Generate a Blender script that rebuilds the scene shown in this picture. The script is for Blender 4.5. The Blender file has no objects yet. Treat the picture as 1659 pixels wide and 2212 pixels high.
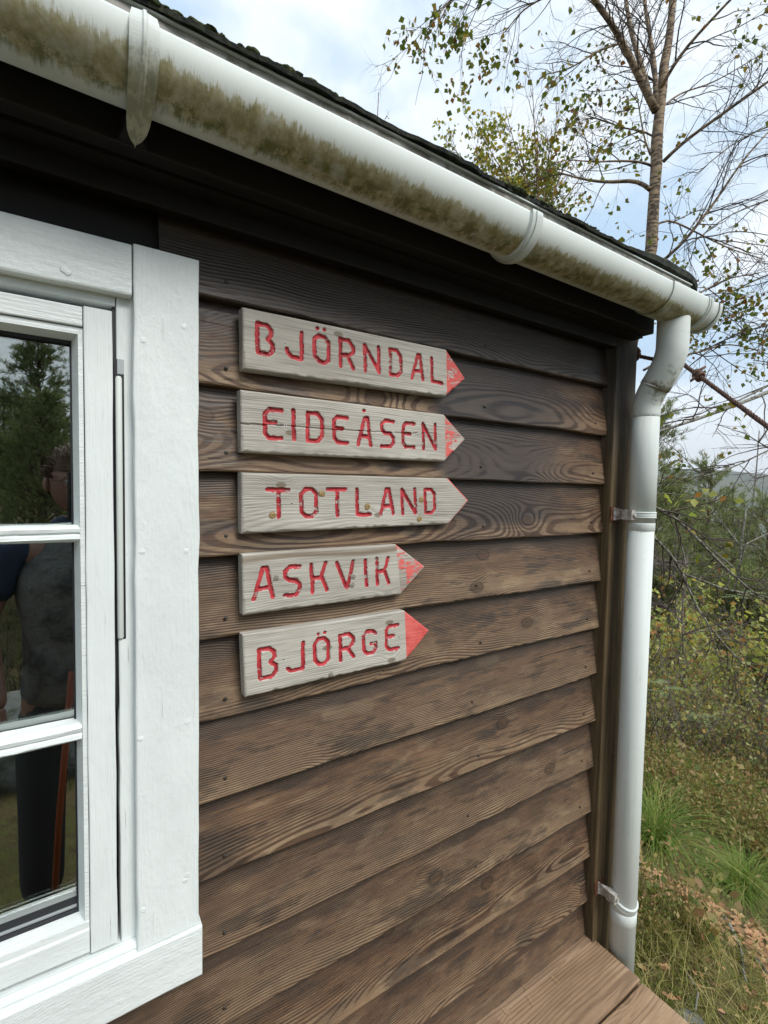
import bpy, math, random
import numpy as np
from mathutils import Vector, Matrix
rad = math.radians
random.seed(7); RNG = np.random.default_rng(7)
SC = bpy.context.scene; COL = SC.collection
# ------------------------------------------------------------------ camera, world, light
YAW, PITCH, ROLL, FPX = 5.82616395e-01, -4.96948358e-02, 1.87970475e-02, 1046.33
W0, H0 = 1659.0, 2212.0
def cam_basis():
    y, p, r = YAW, PITCH, ROLL
    f = np.array([math.sin(y)*math.cos(p), math.cos(y)*math.cos(p), math.sin(p)])
    rt = np.array([math.cos(y), -math.sin(y), 0.0]); up = np.cross(rt, f)
    return rt*math.cos(r)+up*math.sin(r), -rt*math.sin(r)+up*math.cos(r), f
CR, CU, CF = cam_basis()
CAMZ = 1.70
cam = bpy.data.cameras.new('camera'); camo = bpy.data.objects.new('camera', cam); COL.objects.link(camo)
m = Matrix.Identity(4)
for i in range(3):
    m[i][0] = CR[i]; m[i][1] = CU[i]; m[i][2] = -CF[i]
m[2][3] = CAMZ
camo.matrix_world = m
cam.sensor_fit = 'VERTICAL'; cam.sensor_height = 36.0; cam.lens = FPX/H0*36.0
cam.clip_start = 0.02; cam.clip_end = 20000
SC.camera = camo
SC.view_settings.view_transform = 'Standard'; SC.view_settings.look = 'None'
SC.view_settings.exposure = 1.22; SC.view_settings.gamma = 1
SC.cycles.use_denoising = True
SC.cycles.max_bounces = 8; SC.cycles.diffuse_bounces = 4; SC.cycles.transparent_max_bounces = 12
SUN_EL, SUN_AZ = 46, 166           # azimuth clockwise from +Y
world = bpy.data.worlds.new('World'); SC.world = world; world.use_nodes = True
sun = bpy.data.lights.new('sun', 'SUN'); sun.energy = 1.5; sun.angle = rad(26); sun.color = (1, .965, .91)
suno = bpy.data.objects.new('sun', sun); COL.objects.link(suno)
sd = Vector((math.sin(rad(SUN_AZ))*math.cos(rad(SUN_EL)), math.cos(rad(SUN_AZ))*math.cos(rad(SUN_EL)), math.sin(rad(SUN_EL))))
suno.rotation_euler = sd.to_track_quat('Z', 'Y').to_euler()

class NT:
    """small shorthand round a node tree"""
    def __init__(s, tree): s.t = tree; s.t.nodes.clear()
    def n(s, typ, props=None, **ins):
        nd = s.t.nodes.new(typ)
        for k, v in (props or {}).items(): setattr(nd, k, v)
        for k, v in ins.items():
            key = int(k[1:]) if k[0] == 'i' and k[1:].isdigit() else k.replace('_', ' ')
            s.set(nd.inputs[key], v)
        return nd
    def set(s, sock, v):
        if hasattr(v, 'links') or isinstance(v, bpy.types.NodeSocket): s.t.links.new(v, sock)
        elif isinstance(v, bpy.types.Node): s.t.links.new(v.outputs[0], sock)
        else:
            if isinstance(v, tuple) and len(v) == 3 and sock.type == 'RGBA': v = (*v, 1)
            sock.default_value = v
    def m(s, op, a, b=0.0, c=0.0, clamp=False):
        nd = s.t.nodes.new('ShaderNodeMath'); nd.operation = op; nd.use_clamp = clamp
        s.set(nd.inputs[0], a); s.set(nd.inputs[1], b); s.set(nd.inputs[2], c); return nd.outputs[0]
    def v(s, op, a, b=(0, 0, 0)):
        nd = s.t.nodes.new('ShaderNodeVectorMath'); nd.operation = op
        s.set(nd.inputs[0], a); s.set(nd.inputs[1], b); return nd.outputs[0]
    def mix(s, f, a, b, typ='MIX'):
        nd = s.t.nodes.new('ShaderNodeMix'); nd.data_type = 'RGBA'; nd.blend_type = typ
        s.set(nd.inputs[0], f); s.set(nd.inputs[6], a); s.set(nd.inputs[7], b); return nd.outputs[2]
    def ss(s, x, lo, hi, a=0.0, b=1.0):
        nd = s.t.nodes.new('ShaderNodeMapRange'); nd.interpolation_type = 'SMOOTHSTEP'
        s.set(nd.inputs[0], x); nd.inputs[1].default_value = lo; nd.inputs[2].default_value = hi
        nd.inputs[3].default_value = a; nd.inputs[4].default_value = b; return nd.outputs[0]
    def noise(s, vec, scale, detail=3.0, rough=.55):
        nd = s.t.nodes.new('ShaderNodeTexNoise'); s.set(nd.inputs['Vector'], vec)
        nd.inputs['Scale'].default_value = scale; nd.inputs['Detail'].default_value = detail; nd.inputs['Roughness'].default_value = rough
        return nd.outputs[0]
    def ramp(s, f, stops):
        nd = s.t.nodes.new('ShaderNodeValToRGB'); s.set(nd.inputs[0], f); r = nd.color_ramp
        r.elements[0].position = stops[0][0]; r.elements[0].color = (*stops[0][1], 1)
        r.elements[1].position = stops[-1][0]; r.elements[1].color = (*stops[-1][1], 1)
        for p, c in stops[1:-1]:
            e = r.elements.new(p); e.color = (*c, 1)
        return nd.outputs[0]
    def xyz(s, vec):
        nd = s.t.nodes.new('ShaderNodeSeparateXYZ'); s.set(nd.inputs[0], vec); return nd.outputs
    def cxyz(s, x, y, z):
        nd = s.t.nodes.new('ShaderNodeCombineXYZ'); s.set(nd.inputs[0], x); s.set(nd.inputs[1], y); s.set(nd.inputs[2], z); return nd.outputs[0]
    def bump(s, h, strength=.5, dist=.002, normal=None):
        nd = s.t.nodes.new('ShaderNodeBump'); nd.inputs['Strength'].default_value = strength; nd.inputs['Distance'].default_value = dist
        s.set(nd.inputs['Height'], h)
        if normal is not None: s.set(nd.inputs['Normal'], normal)
        return nd.outputs[0]
    def out(s, sh, surf=True):
        o = s.t.nodes.new('ShaderNodeOutputMaterial'); s.t.links.new(sh, o.inputs[0 if surf else 1])
    def pbsdf(s, col, rough=.6, normal=None, spec=.5, metal=0.0):
        nd = s.t.nodes.new('ShaderNodeBsdfPrincipled'); s.set(nd.inputs['Base Color'], col); s.set(nd.inputs['Roughness'], rough)
        nd.inputs['Specular IOR Level'].default_value = spec; nd.inputs['Metallic'].default_value = metal
        if normal is not None: s.set(nd.inputs['Normal'], normal)
        return nd.outputs[0]
def newmat(name):
    mt = bpy.data.materials.new(name); mt.use_nodes = True; return mt, NT(mt.node_tree)

t = NT(world.node_tree)
sky = t.n('ShaderNodeTexSky', dict(sky_type='NISHITA', sun_disc=False, sun_elevation=rad(SUN_EL), sun_rotation=rad(SUN_AZ), air_density=1.0, dust_density=2.0)).outputs[0]
gv = t.n('ShaderNodeTexCoord').outputs['Generated']
gx, gy, gz = t.xyz(gv)
den = t.m('ADD', t.m('MAXIMUM', gz, 0.0), 0.25)
pl = t.cxyz(t.m('DIVIDE', gx, den), t.m('DIVIDE', gy, den), 0.0)
c1 = t.noise(t.v('ADD', pl, (3.1, 1.7, 0)), .9, 6.0, .55)
c2 = t.noise(t.v('ADD', pl, (9.1, 4.7, 2)), 2.6, 5.0, .6)
cl = t.m('ADD', t.m('MULTIPLY', c1, .7), t.m('MULTIPLY', c2, .3))
cov = t.ss(cl, .43, .57, .08, .98)
cov = t.m('MAXIMUM', cov, t.ss(gz, .28, .08, 0, .96))
white = t.mix(t.ss(c2, .3, .7), (5.0, 5.6, 6.2), (6.2, 6.45, 6.7))
white = t.mix(t.ss(gz, .20, .0), white, (5.7, 6.1, 6.5))
skyc = t.mix(cov, t.mix(.85, sky, (2.9, 4.2, 5.6)), white)
bg = t.n('ShaderNodeBackground', Color=skyc, Strength=.080)
wo = t.n('ShaderNodeOutputWorld'); t.t.links.new(bg.outputs[0], wo.inputs[0])

# ------------------------------------------------------------------ helpers
S = .78                                # metres per unit of distance camera - wall
def ray(px, py):
    return CR*((px-829.5)/FPX) - CU*((py-1106)/FPX) + CF
def U(px, py, y=1.0):                  # pixel -> point on the plane y (in units), result in units relative to the camera
    r = ray(px, py); return r*(y/r[1])
def PW(px, py, dist):                  # pixel -> world point at camera depth dist (metres)
    return ray(px, py)*dist + np.array([0, 0, CAMZ])
def Wd(p): return np.array([p[0]*S, p[1]*S, p[2]*S+CAMZ])
def mk(name, V, F, mat=None, parent=None, smooth=False, loc=None, rot=None):
    me = bpy.data.meshes.new(name)
    V = np.asarray(V, dtype=np.float32)
    if isinstance(F, np.ndarray):
        nf, k = F.shape
        me.vertices.add(len(V)); me.vertices.foreach_set('co', V.ravel())
        me.loops.add(nf*k); me.loops.foreach_set('vertex_index', F.astype(np.int32).ravel())
        me.polygons.add(nf); me.polygons.foreach_set('loop_start', np.arange(0, nf*k, k, dtype=np.int32))
        me.update(calc_edges=True)
    else:
        me.from_pydata(V.tolist(), [], F)
    if smooth: me.polygons.foreach_set('use_smooth', [True]*len(me.polygons))
    me.update()
    o = bpy.data.objects.new(name, me); COL.objects.link(o)
    if mat: me.materials.append(mat)
    if parent: o.parent = parent
    if loc is not None: o.location = [float(c) for c in loc]
    if rot is not None: o.rotation_euler = rot
    return o
def thing(name, label, cat, loc=(0, 0, 0), group=None):
    o = bpy.data.objects.new(name, None); COL.objects.link(o); o.empty_display_size = .1
    o.location = [float(c) for c in loc]
    return tag(o, label, cat, group)
def tag(o, label, cat, group=None):
    o['label'] = label; o['category'] = cat
    if group: o['group'] = group
    return o
class B:
    """mesh builder: collects vertex and face blocks (quads/tris as lists)"""
    def __init__(s): s.V = []; s.F = []; s.c = 0
    def add(s, V, F):
        V = np.asarray(V, float); s.V.append(V)
        s.F += [tuple(i+s.c for i in f) for f in F]; s.c += len(V)
    def build(s, name, mat, parent=None, smooth=False, loc=None, rot=None):
        return mk(name, np.concatenate(s.V), s.F, mat, parent, smooth, loc, rot)
def box(x0, x1, y0, y1, z0, z1):
    V = [(x, y, z) for x in (x0, x1) for y in (y0, y1) for z in (z0, z1)]
    F = [(0, 1, 3, 2), (4, 6, 7, 5), (0, 4, 5, 1), (2, 3, 7, 6), (0, 2, 6, 4), (1, 5, 7, 3)]
    return V, F
def bbox(x0, x1, y0, y1, z0, z1, b=.002, wav=0.0, seed=0, nx=1):
    """box with chamfered long edges (profile in yz, swept along x), optional uneven edges"""
    rg = np.random.default_rng(seed)
    prof = [(y0+b, z0), (y1, z0), (y1, z1), (y0+b, z1), (y0+b*.3, z1-b*.3), (y0, z1-b), (y0, z0+b), (y0+b*.3, z0+b*.3)]
    xs = np.linspace(x0, x1, nx+1); V = []
    for i, x in enumerate(xs):
        d0, d1 = (rg.normal(0, wav, 2) if wav else (0, 0))
        for (y, z) in prof: V.append((x, y, z + (d0 if z < (z0+z1)/2 else d1)))
    F = []; k = 8
    for i in range(nx):
        for j in range(k):
            a = i*k+j; b_ = i*k+(j+1) % k; F.append((a, b_, b_+k, a+k))
    F.append(tuple(range(k-1, -1, -1))); F.append(tuple(range(nx*k, nx*k+k)))
    return V, F
def frame_tube(P, R, sides=8, cap=True, squash=None, phase=0.0):
    P = np.asarray(P, float); n = len(P); R = np.broadcast_to(np.asarray(R, float), (n,))
    T = np.gradient(P, axis=0); T /= np.linalg.norm(T, axis=1)[:, None]+1e-12
    up = np.array([0, 0, 1.0]) if abs(T[0][2]) < .9 else np.array([1.0, 0, 0])
    V = []
    u = np.cross(T[0], up); u /= np.linalg.norm(u)
    for i in range(n):
        u = u - T[i]*np.dot(u, T[i]); u /= np.linalg.norm(u)+1e-12
        w = np.cross(T[i], u)
        for j in range(sides):
            a = 2*math.pi*j/sides+phase
            V.append(P[i]+R[i]*(math.cos(a)*u+math.sin(a)*w))
    F = []
    for i in range(n-1):
        for j in range(sides):
            a = i*sides+j; b = i*sides+(j+1) % sides; F.append((a, b, b+sides, a+sides))
    if cap: F.append(tuple(range(sides-1, -1, -1))); F.append(tuple(range((n-1)*sides, n*sides)))
    return np.array(V), F
def sph(c, r, sc=(1, 1, 1), nu=12, nv=8):
    V = [(0, 0, 1)]
    for i in range(1, nv):
        th = math.pi*i/nv
        for j in range(nu): V.append((math.sin(th)*math.cos(2*math.pi*j/nu), math.sin(th)*math.sin(2*math.pi*j/nu), math.cos(th)))
    V.append((0, 0, -1)); F = []
    for j in range(nu): F.append((0, 1+j, 1+(j+1) % nu))
    for i in range(nv-2):
        for j in range(nu):
            a = 1+i*nu+j; b = 1+i*nu+(j+1) % nu; F.append((a, a+nu, b+nu, b))
    l = len(V)-1; o = 1+(nv-2)*nu
    for j in range(nu): F.append((l, o+(j+1) % nu, o+j))
    return np.array(V)*r*np.array(sc)+np.array(c), F

# ------------------------------------------------------------------ materials
def wood_core(t, ring=.0042, knot=1.0, pith=(.05, .02), seedk=37.0, kscale=(3.4, 5.6)):
    """solid wood: year rings round a pith line, bent round knots. returns dict of sockets"""
    co = t.n('ShaderNodeTexCoord').outputs['Object']; rnd = t.n('ShaderNodeObjectInfo').outputs['Random']
    off = t.cxyz(t.m('MULTIPLY', rnd, seedk), 0, t.m('MULTIPLY', rnd, 3.0))
    p = t.v('ADD', co, off)
    w1 = t.noise(t.v('MULTIPLY', p, (1.3, 3, 3)), 1.0, 2.0, .5)
    w2 = t.noise(t.v('MULTIPLY', p, (5, 12, 14)), 1.0, 2.0, .5)
    vor = t.n('ShaderNodeTexVoronoi', dict(voronoi_dimensions='2D'), Vector=t.v('MULTIPLY', t.cxyz(t.xyz(p)[0], t.xyz(p)[2], 0), (kscale[0], kscale[1], 1)), Scale=1.0, Randomness=.9)
    dk = vor.outputs['Distance']; vc = t.xyz(vor.outputs['Color'])
    has = t.m('GREATER_THAN', vc[0], .30)
    kk = t.m('MULTIPLY', t.m('POWER', 2.718, t.m('MULTIPLY', t.m('MULTIPLY', dk, dk), -34.0)), has)
    x, y, z = t.xyz(co)
    yy = t.m('ADD', t.m('ADD', y, pith[0]), t.m('MULTIPLY', t.m('SUBTRACT', w1, .5), .10))
    zz = t.m('ADD', t.m('ADD', z, t.m('MULTIPLY', t.m('SUBTRACT', rnd, .5), .10)), t.m('MULTIPLY', t.m('SUBTRACT', w2, .5), .012))
    R = t.m('SQRT', t.m('ADD', t.m('MULTIPLY', yy, yy), t.m('MULTIPLY', zz, zz)))
    R = t.m('ADD', R, t.m('MULTIPLY', kk, .013*knot))
    ph = t.m('MULTIPLY', R, 2*math.pi/ring)
    wob = t.noise(t.v('MULTIPLY', p, (3, 40, 50)), 1.0, 3.0, .6)
    ph = t.m('ADD', ph, t.m('ADD', t.m('MULTIPLY', wob, 3.2), t.m('MULTIPLY', t.noise(t.v('MULTIPLY', p, (.7, 9, 12)), 1.0, 2.0, .5), 9.0)))
    rg = t.m('ADD', t.m('MULTIPLY', t.m('SINE', ph), .5), .5)
    am = t.noise(t.v('MULTIPLY', p, (1.2, 12, 16)), 1.0, 3.0, .6)
    rg = t.m('MULTIPLY', rg, t.ss(am, .30, .58, .35, 1.0))
    fib = t.noise(t.v('MULTIPLY', p, (9, 260, 330)), 1.0, 3.0, .6)
    big = t.noise(t.v('MULTIPLY', p, (2.2, 6, 7)), 1.0, 4.0, .55)
    kc = t.m('MULTIPLY', t.ss(dk, .062, .04), has)
    kr = t.m('MULTIPLY', t.m('MULTIPLY', t.ss(dk, .085, .062), has), t.m('SUBTRACT', 1.0, kc))
    return dict(p=p, co=co, rnd=rnd, ring=rg, fib=fib, big=big, knot=kc, krim=kr, kk=kk)

M = {}
def mat_siding():
    mt, t = newmat('stained_siding'); w = wood_core(t, .0031, 1.0, (.075, .02))
    pos = t.n('ShaderNodeNewGeometry').outputs['Position']
    px, py, pz = t.xyz(pos)
    n1 = t.noise(t.v('MULTIPLY', pos, (5, 5, 16)), 1.0, 5.0, .6)
    n2 = t.noise(t.v('MULTIPLY', t.v('ADD', w['p'], (3, 1, 2)), (4.5, 5, 17)), 1.0, 6.0, .68)
    n3 = t.noise(t.v('MULTIPLY', t.v('ADD', w['p'], (8, 4, 1)), (9, 9, 28)), 1.0, 3.0, .6)
    base = t.ramp(n2, [(.34, (.030, .020, .015)), (.45, (.105, .058, .034)), (.56, (.185, .103, .056)), (.64, (.060, .043, .034)), (.76, (.16, .112, .074))])
    base = t.mix(t.ss(w['rnd'], 0, 1, 0, .7), base, t.mix(.5, base, (.150, .104, .068)))
    lat = t.ss(w['ring'], .38, .72)
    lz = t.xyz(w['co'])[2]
    wz = t.ss(t.m('ADD', lz, t.m('MULTIPLY', t.m('SUBTRACT', n3, .5), .12)), .085, .0)  # edge wear, doubling as painted light on each lap's lower edge
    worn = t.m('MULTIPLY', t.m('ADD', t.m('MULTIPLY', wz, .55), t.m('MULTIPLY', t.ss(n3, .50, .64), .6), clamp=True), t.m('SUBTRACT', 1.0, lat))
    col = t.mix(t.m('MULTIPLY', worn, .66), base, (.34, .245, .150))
    col = t.mix(t.m('MULTIPLY', lat, .46), col, t.mix(.85, base, (.026, .016, .011)))
    col = t.mix(t.m('MULTIPLY', t.ss(w['fib'], .50, .66), .35), col, (.045, .028, .020))
    crn = t.noise(t.v('MULTIPLY', w['p'], (3, 170, 210)), 1.0, 2.0, .5)
    crk = t.m('MULTIPLY', t.ss(crn, .665, .70), t.ss(n2, .42, .6))
    col = t.mix(t.m('MULTIPLY', crk, .9), col, (.012, .009, .007))
    n1 = t.m('ADD', t.m('MULTIPLY', n1, .7), t.m('MULTIPLY', w['fib'], .3))
    # blackish tar: towards the eaves, and right of the signs in the upper half, with drips elsewhere; eave and lap shade painted in too
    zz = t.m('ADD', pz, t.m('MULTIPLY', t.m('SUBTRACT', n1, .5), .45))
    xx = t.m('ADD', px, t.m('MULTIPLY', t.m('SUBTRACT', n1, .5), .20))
    up = t.ss(zz, 1.86, 1.99)  # black stain plus eave shade painted into the colour
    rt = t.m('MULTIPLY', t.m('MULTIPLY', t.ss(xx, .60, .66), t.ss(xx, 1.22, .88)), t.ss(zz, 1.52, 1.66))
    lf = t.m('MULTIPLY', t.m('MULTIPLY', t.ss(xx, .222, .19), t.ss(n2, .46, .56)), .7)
    lap_shade = t.ss(t.m('ADD', lz, t.m('MULTIPLY', t.m('SUBTRACT', n1, .5), .16)), .080, .108)  # strip under each lap: dark stain with lap shade painted in
    dr = t.m('MAXIMUM', t.m('MULTIPLY', t.m('MULTIPLY', t.ss(n2, .49, .58), t.ss(n1, .41, .50)), .92), t.m('MULTIPLY', lap_shade, .95))
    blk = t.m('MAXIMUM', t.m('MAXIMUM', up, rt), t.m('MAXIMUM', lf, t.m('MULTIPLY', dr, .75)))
    tar_shade = t.mix(t.ss(w['ring'], .2, .8), (.050, .040, .034), (.016, .013, .012))
    col = t.mix(t.m('MULTIPLY', blk, .90), col, tar_shade)
    col = t.mix(t.m('MULTIPLY', w['knot'], .6), col, (.055, .030, .018))
    col = t.mix(t.m('MULTIPLY', w['krim'], .6), col, (.02, .014, .011))
    h = t.m('ADD', t.m('MULTIPLY', w['ring'], -.5), t.m('MULTIPLY', w['fib'], .9))
    h = t.m('ADD', h, t.m('ADD', t.m('MULTIPLY', w['knot'], .5), t.m('MULTIPLY', crk, -2.5)))
    nb = t.bump(h, .55, .0012)
    ro = t.m('SUBTRACT', .62, t.m('MULTIPLY', blk, .22))
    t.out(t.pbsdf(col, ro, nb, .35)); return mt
def mat_dark():
    mt, t = newmat('black_stain'); w = wood_core(t, .006)
    col = t.mix(w['big'], (.005, .0045, .004), (.014, .011, .009))
    t.out(t.pbsdf(col, .6, t.bump(w['fib'], .4, .001), .3)); return mt
def mat_post():
    mt, t = newmat('post_wood'); w = wood_core(t, .005)
    px, py, pz = t.xyz(t.n('ShaderNodeNewGeometry').outputs['Position'])
    n = t.noise(t.v('MULTIPLY', w['p'], (1.6, 30, 30)), 1.0, 4.0, .6)
    col = t.ramp(n, [(.3, (.040, .029, .017)), (.5, (.11, .075, .038)), (.7, (.21, .15, .08))])
    up = t.m('MULTIPLY', t.ss(t.m('ADD', pz, t.m('MULTIPLY', n, .3)), 1.84, 2.2), .8)
    gr = t.mix(t.ss(w['big'], .35, .6), (.030, .029, .029), (.10, .098, .098))
    col = t.mix(up, col, gr)
    col = t.mix(t.m('MULTIPLY', t.ss(w['fib'], .5, .7), .4), col, (.02, .015, .01))
    t.out(t.pbsdf(col, .8, t.bump(t.m('ADD', t.m('MULTIPLY', w['fib'], 1.5), n), .8, .0025), .2)); return mt
def mat_white(name, cracks, lump, tint=(.74, .785, .77)):
    mt, t = newmat(name); w = wood_core(t, .004)
    ln = t.noise(t.v('MULTIPLY', w['p'], (90, 120, 150)), 1.0, 4.0, .7)
    l2 = t.noise(t.v('MULTIPLY', w['p'], (16, 30, 35)), 1.0, 4.0, .6)
    f2 = t.noise(t.v('MULTIPLY', w['p'], (9, 300, 380)), 1.0, 2.0, .6)
    crk = t.m('MULTIPLY', t.ss(f2, .66, .72), t.ss(l2, .48, .62))
    crk = t.m('MULTIPLY', crk, cracks)
    dirt = t.noise(t.v('MULTIPLY', w['p'], (5, 9, 9)), 1.0, 5.0, .65)
    col = t.mix(t.ss(dirt, .35, .75), tint, tuple(c*.90 for c in tint))
    col = t.mix(crk, col, (.27, .26, .24))
    h = t.m('ADD', t.m('MULTIPLY', ln, lump), t.m('MULTIPLY', f2, max(.15, 1.0-lump*.55)))
    h = t.m('MULTIPLY', h, t.ss(l2, .3, .65, .35, 1.2))
    h = t.m('ADD', h, t.m('MULTIPLY', crk, -1.2))
    gr = t.m('MULTIPLY', t.ss(t.noise(t.v('MULTIPLY', w['p'], (30, 60, 60)), 1.0, 6.0, .7), .60, .72), .30)
    col = t.mix(gr, col, (.52, .54, .50))
    h = t.m('ADD', h, t.m('MULTIPLY', w['ring'], .12))
    t.out(t.pbsdf(col, .42, t.bump(h, .6, .0016), .45)); return mt
def mat_sign(red, wear=.25, streak=False):
    mt, t = newmat('weathered_board' if red == 0 else 'red_paint'); w = wood_core(t, .0026, .8, kscale=(5.5, 11))
    g = t.ramp(w['big'], [(.3, (.30, .275, .235)), (.5, (.44, .41, .355)), (.72, (.56, .53, .465))])
    col = t.mix(t.m('MULTIPLY', t.m('POWER', w['ring'], 2.0), .38), g, (.11, .10, .088))
    col = t.mix(t.m('MULTIPLY', t.ss(w['fib'], .48, .7), .45), col, (.09, .083, .072))
    col = t.mix(t.m('MULTIPLY', t.ss(w['fib'], .47, .32), .5), col, (.58, .56, .50))
    br = t.noise(t.v('MULTIPLY', w['p'], (4, 10, 26)), 1.0, 3.0, .6)
    col = t.mix(t.m('MULTIPLY', t.ss(br, .60, .75), .40), col, (.20, .155, .09))
    col = t.mix(t.m('MULTIPLY', w['knot'], .7), col, (.12, .085, .045))
    if streak:
        sx, sy, sz = t.xyz(w['co'])
        cz = t.m('ADD', t.m('MULTIPLY', sx, .012), t.m('ADD', .086, t.m('MULTIPLY', t.m('SINE', t.m('MULTIPLY', sx, 21.0)), .0028)))
        dz_ = t.m('SUBTRACT', sz, cz)
        sm = t.m('MULTIPLY', t.ss(dz_, -.0045, -.001), t.ss(dz_, .012, .002))
        col = t.mix(t.m('MULTIPLY', sm, .62), col, (.15, .098, .048))
    hh = t.m('ADD', t.m('MULTIPLY', w['ring'], -.4), t.m('MULTIPLY', w['fib'], 1.0))
    if red:
        f = t.noise(t.v('MULTIPLY', w['p'], (70, 120, 160)), 1.0, 4.0, .65)
        f2 = t.noise(t.v('MULTIPLY', w['p'], (22, 30, 34)), 1.0, 3.0, .6)
        ms = t.ss(t.m('ADD', t.m('MULTIPLY', f, .5), t.m('MULTIPLY', f2, .5)), .44-wear*.2+(wear-.25)*.65, .50-wear*.2+(wear-.25)*.65)
        rc = t.mix(t.ss(f2, .3, .7), (.30, .016, .024), (.55, .055, .065)) if red == 1 else t.mix(t.ss(f2, .3, .7), (.56, .07, .065), (.70, .15, .13))
        rc = t.mix(t.m('MULTIPLY', t.ss(w['fib'], .5, .7), .3), rc, (.20, .02, .02))
        col = t.mix(ms, col, rc)
        hh = t.m('ADD', hh, t.m('MULTIPLY', ms, .6))
    t.out(t.pbsdf(col, .6, t.bump(hh, .5, .0009), .35)); return mt
def mat_pvc(name, kind):
    mt, t = newmat(name); co = t.n('ShaderNodeTexCoord').outputs['Object']
    x, y, z = t.xyz(co)
    base = (.66, .705, .67)
    n = t.noise(t.v('MULTIPLY', co, (3, 3, 3)), 1.0, 4.0, .6)
    sp = t.noise(co, 900.0, 1.0, .5)
    col = t.mix(t.ss(n, .3, .7), base, tuple(c*.94 for c in base))
    hb = sp
    if kind == 'gutter':
        a = t.m('DEGREES', t.m('ARCTAN2', t.m('MULTIPLY', z, -1.0), t.m('MULTIPLY', y, -1.0)))
        st = t.noise(t.v('MULTIPLY', co, (105, 16, 16)), 1.0, 5.0, .75)
        st2 = t.noise(t.v('MULTIPLY', co, (330, 70, 70)), 1.0, 3.0, .7)
        lw = t.noise(t.v('MULTIPLY', co, (3.5, 1, 1)), 1.0, 3.0, .5)
        lift = t.ss(x, .40, .10, 0, 13.0)
        edge = t.m('ADD', a, t.m('ADD', t.m('MULTIPLY', t.m('SUBTRACT', st, .5), 42.0), t.m('ADD', lift, t.m('MULTIPLY', t.m('SUBTRACT', lw, .5), 30.0))))
        edge = t.m('ADD', edge, t.m('MULTIPLY', t.m('SUBTRACT', st2, .5), 30.0))
        up = t.m('ADD', t.m('MULTIPLY', t.ss(edge, 34, 43), .75), t.m('MULTIPLY', t.ss(edge, 24, 50), .25)); lo = t.ss(edge, 112, 84)
        g = t.m('MULTIPLY', up, t.m('MAXIMUM', lo, .30))
        bare = t.noise(t.v('MULTIPLY', co, (26, 26, 26)), 1.0, 4.0, .65)
        g = t.m('MULTIPLY', g, t.m('ADD', .50, t.ss(bare, .30, .52, .1, .48)))
        gc = t.ramp(t.noise(t.v('MULTIPLY', co, (60, 50, 50)), 1.0, 5.0, .7), [(.3, (.17, .155, .055)), (.5, (.32, .29, .15)), (.7, (.48, .45, .32))])
        gm = t.m('MULTIPLY', t.m('MULTIPLY', t.ss(a, 48, 66), t.ss(a, 104, 84)), t.ss(t.noise(t.v('MULTIPLY', co, (40, 34, 34)), 1.0, 5.0, .75), .46, .56))
        gc = t.mix(t.m('MULTIPLY', gm, .85), gc, (.10, .11, .022))
        col = t.mix(g, col, gc); hb = t.m('ADD', sp, t.m('MULTIPLY', g, 2.0))
    elif kind == 'strap':
        n2 = t.noise(t.v('MULTIPLY', co, (90, 60, 60)), 1.0, 4.0, .7)
        zl = t.m('ADD', z, t.m('MULTIPLY', t.m('SUBTRACT', n2, .5), .05))
        g = t.m('MULTIPLY', t.ss(zl, -.012, -.04), .75)
        col = t.mix(g, col, t.mix(t.ss(n2, .4, .6), (.16, .15, .05), (.36, .34, .22)))
    elif kind == 'elbow':
        n2 = t.noise(t.v('MULTIPLY', co, (50, 50, 50)), 1.0, 5.0, .7)
        nz = t.xyz(t.n('ShaderNodeNewGeometry').outputs['Normal'])[2]
        g = t.m('MULTIPLY', t.ss(t.m('ADD', n2, t.m('MULTIPLY', nz, -.35)), .60, .80), .8)
        g = t.m('MULTIPLY', g, t.ss(z, .20, .04))
        col = t.mix(g, col, (.13, .115, .06))
    else:
        v = t.n('ShaderNodeTexVoronoi', Vector=co, Scale=26.0)
        spk = t.m('MULTIPLY', t.ss(v.outputs['Distance'], .050, .03), t.m('GREATER_THAN', t.xyz(v.outputs['Color'])[0], .72))
        col = t.mix(t.m('MULTIPLY', spk, .75), col, (.07, .065, .05))
        if kind == 'pipe':
            sd = t.noise(t.v('MULTIPLY', co, (60, 60, 25)), 1.0, 6.0, .75)
            st_ = t.noise(t.v('MULTIPLY', co, (70, 70, 3)), 1.0, 4.0, .6)
            col = t.mix(t.m('MULTIPLY', t.ss(sd, .58, .72), .25), col, (.30, .30, .22))
            col = t.mix(t.m('MULTIPLY', t.ss(st_, .54, .68), .16), col, (.32, .33, .24))
    t.out(t.pbsdf(col, .58, t.bump(hb, .15, .0006), .35)); return mt
def mat_simple(name, col, rough=.6, metal=0.0, spec=.5, nscale=None, col2=None, bump=0.0, dist=.002, lo=.4, hi=.62):
    mt, t = newmat(name); n = None; c = col; nb = None
    if nscale:
        co = t.n('ShaderNodeTexCoord').outputs['Object']; n = t.noise(co, nscale, 5.0, .62)
        if col2: c = t.mix(t.ss(n, lo, hi), col, col2)
        if bump: nb = t.bump(n, bump, dist)
    t.out(t.pbsdf(c, rough, nb, spec, metal)); return mt
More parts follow.
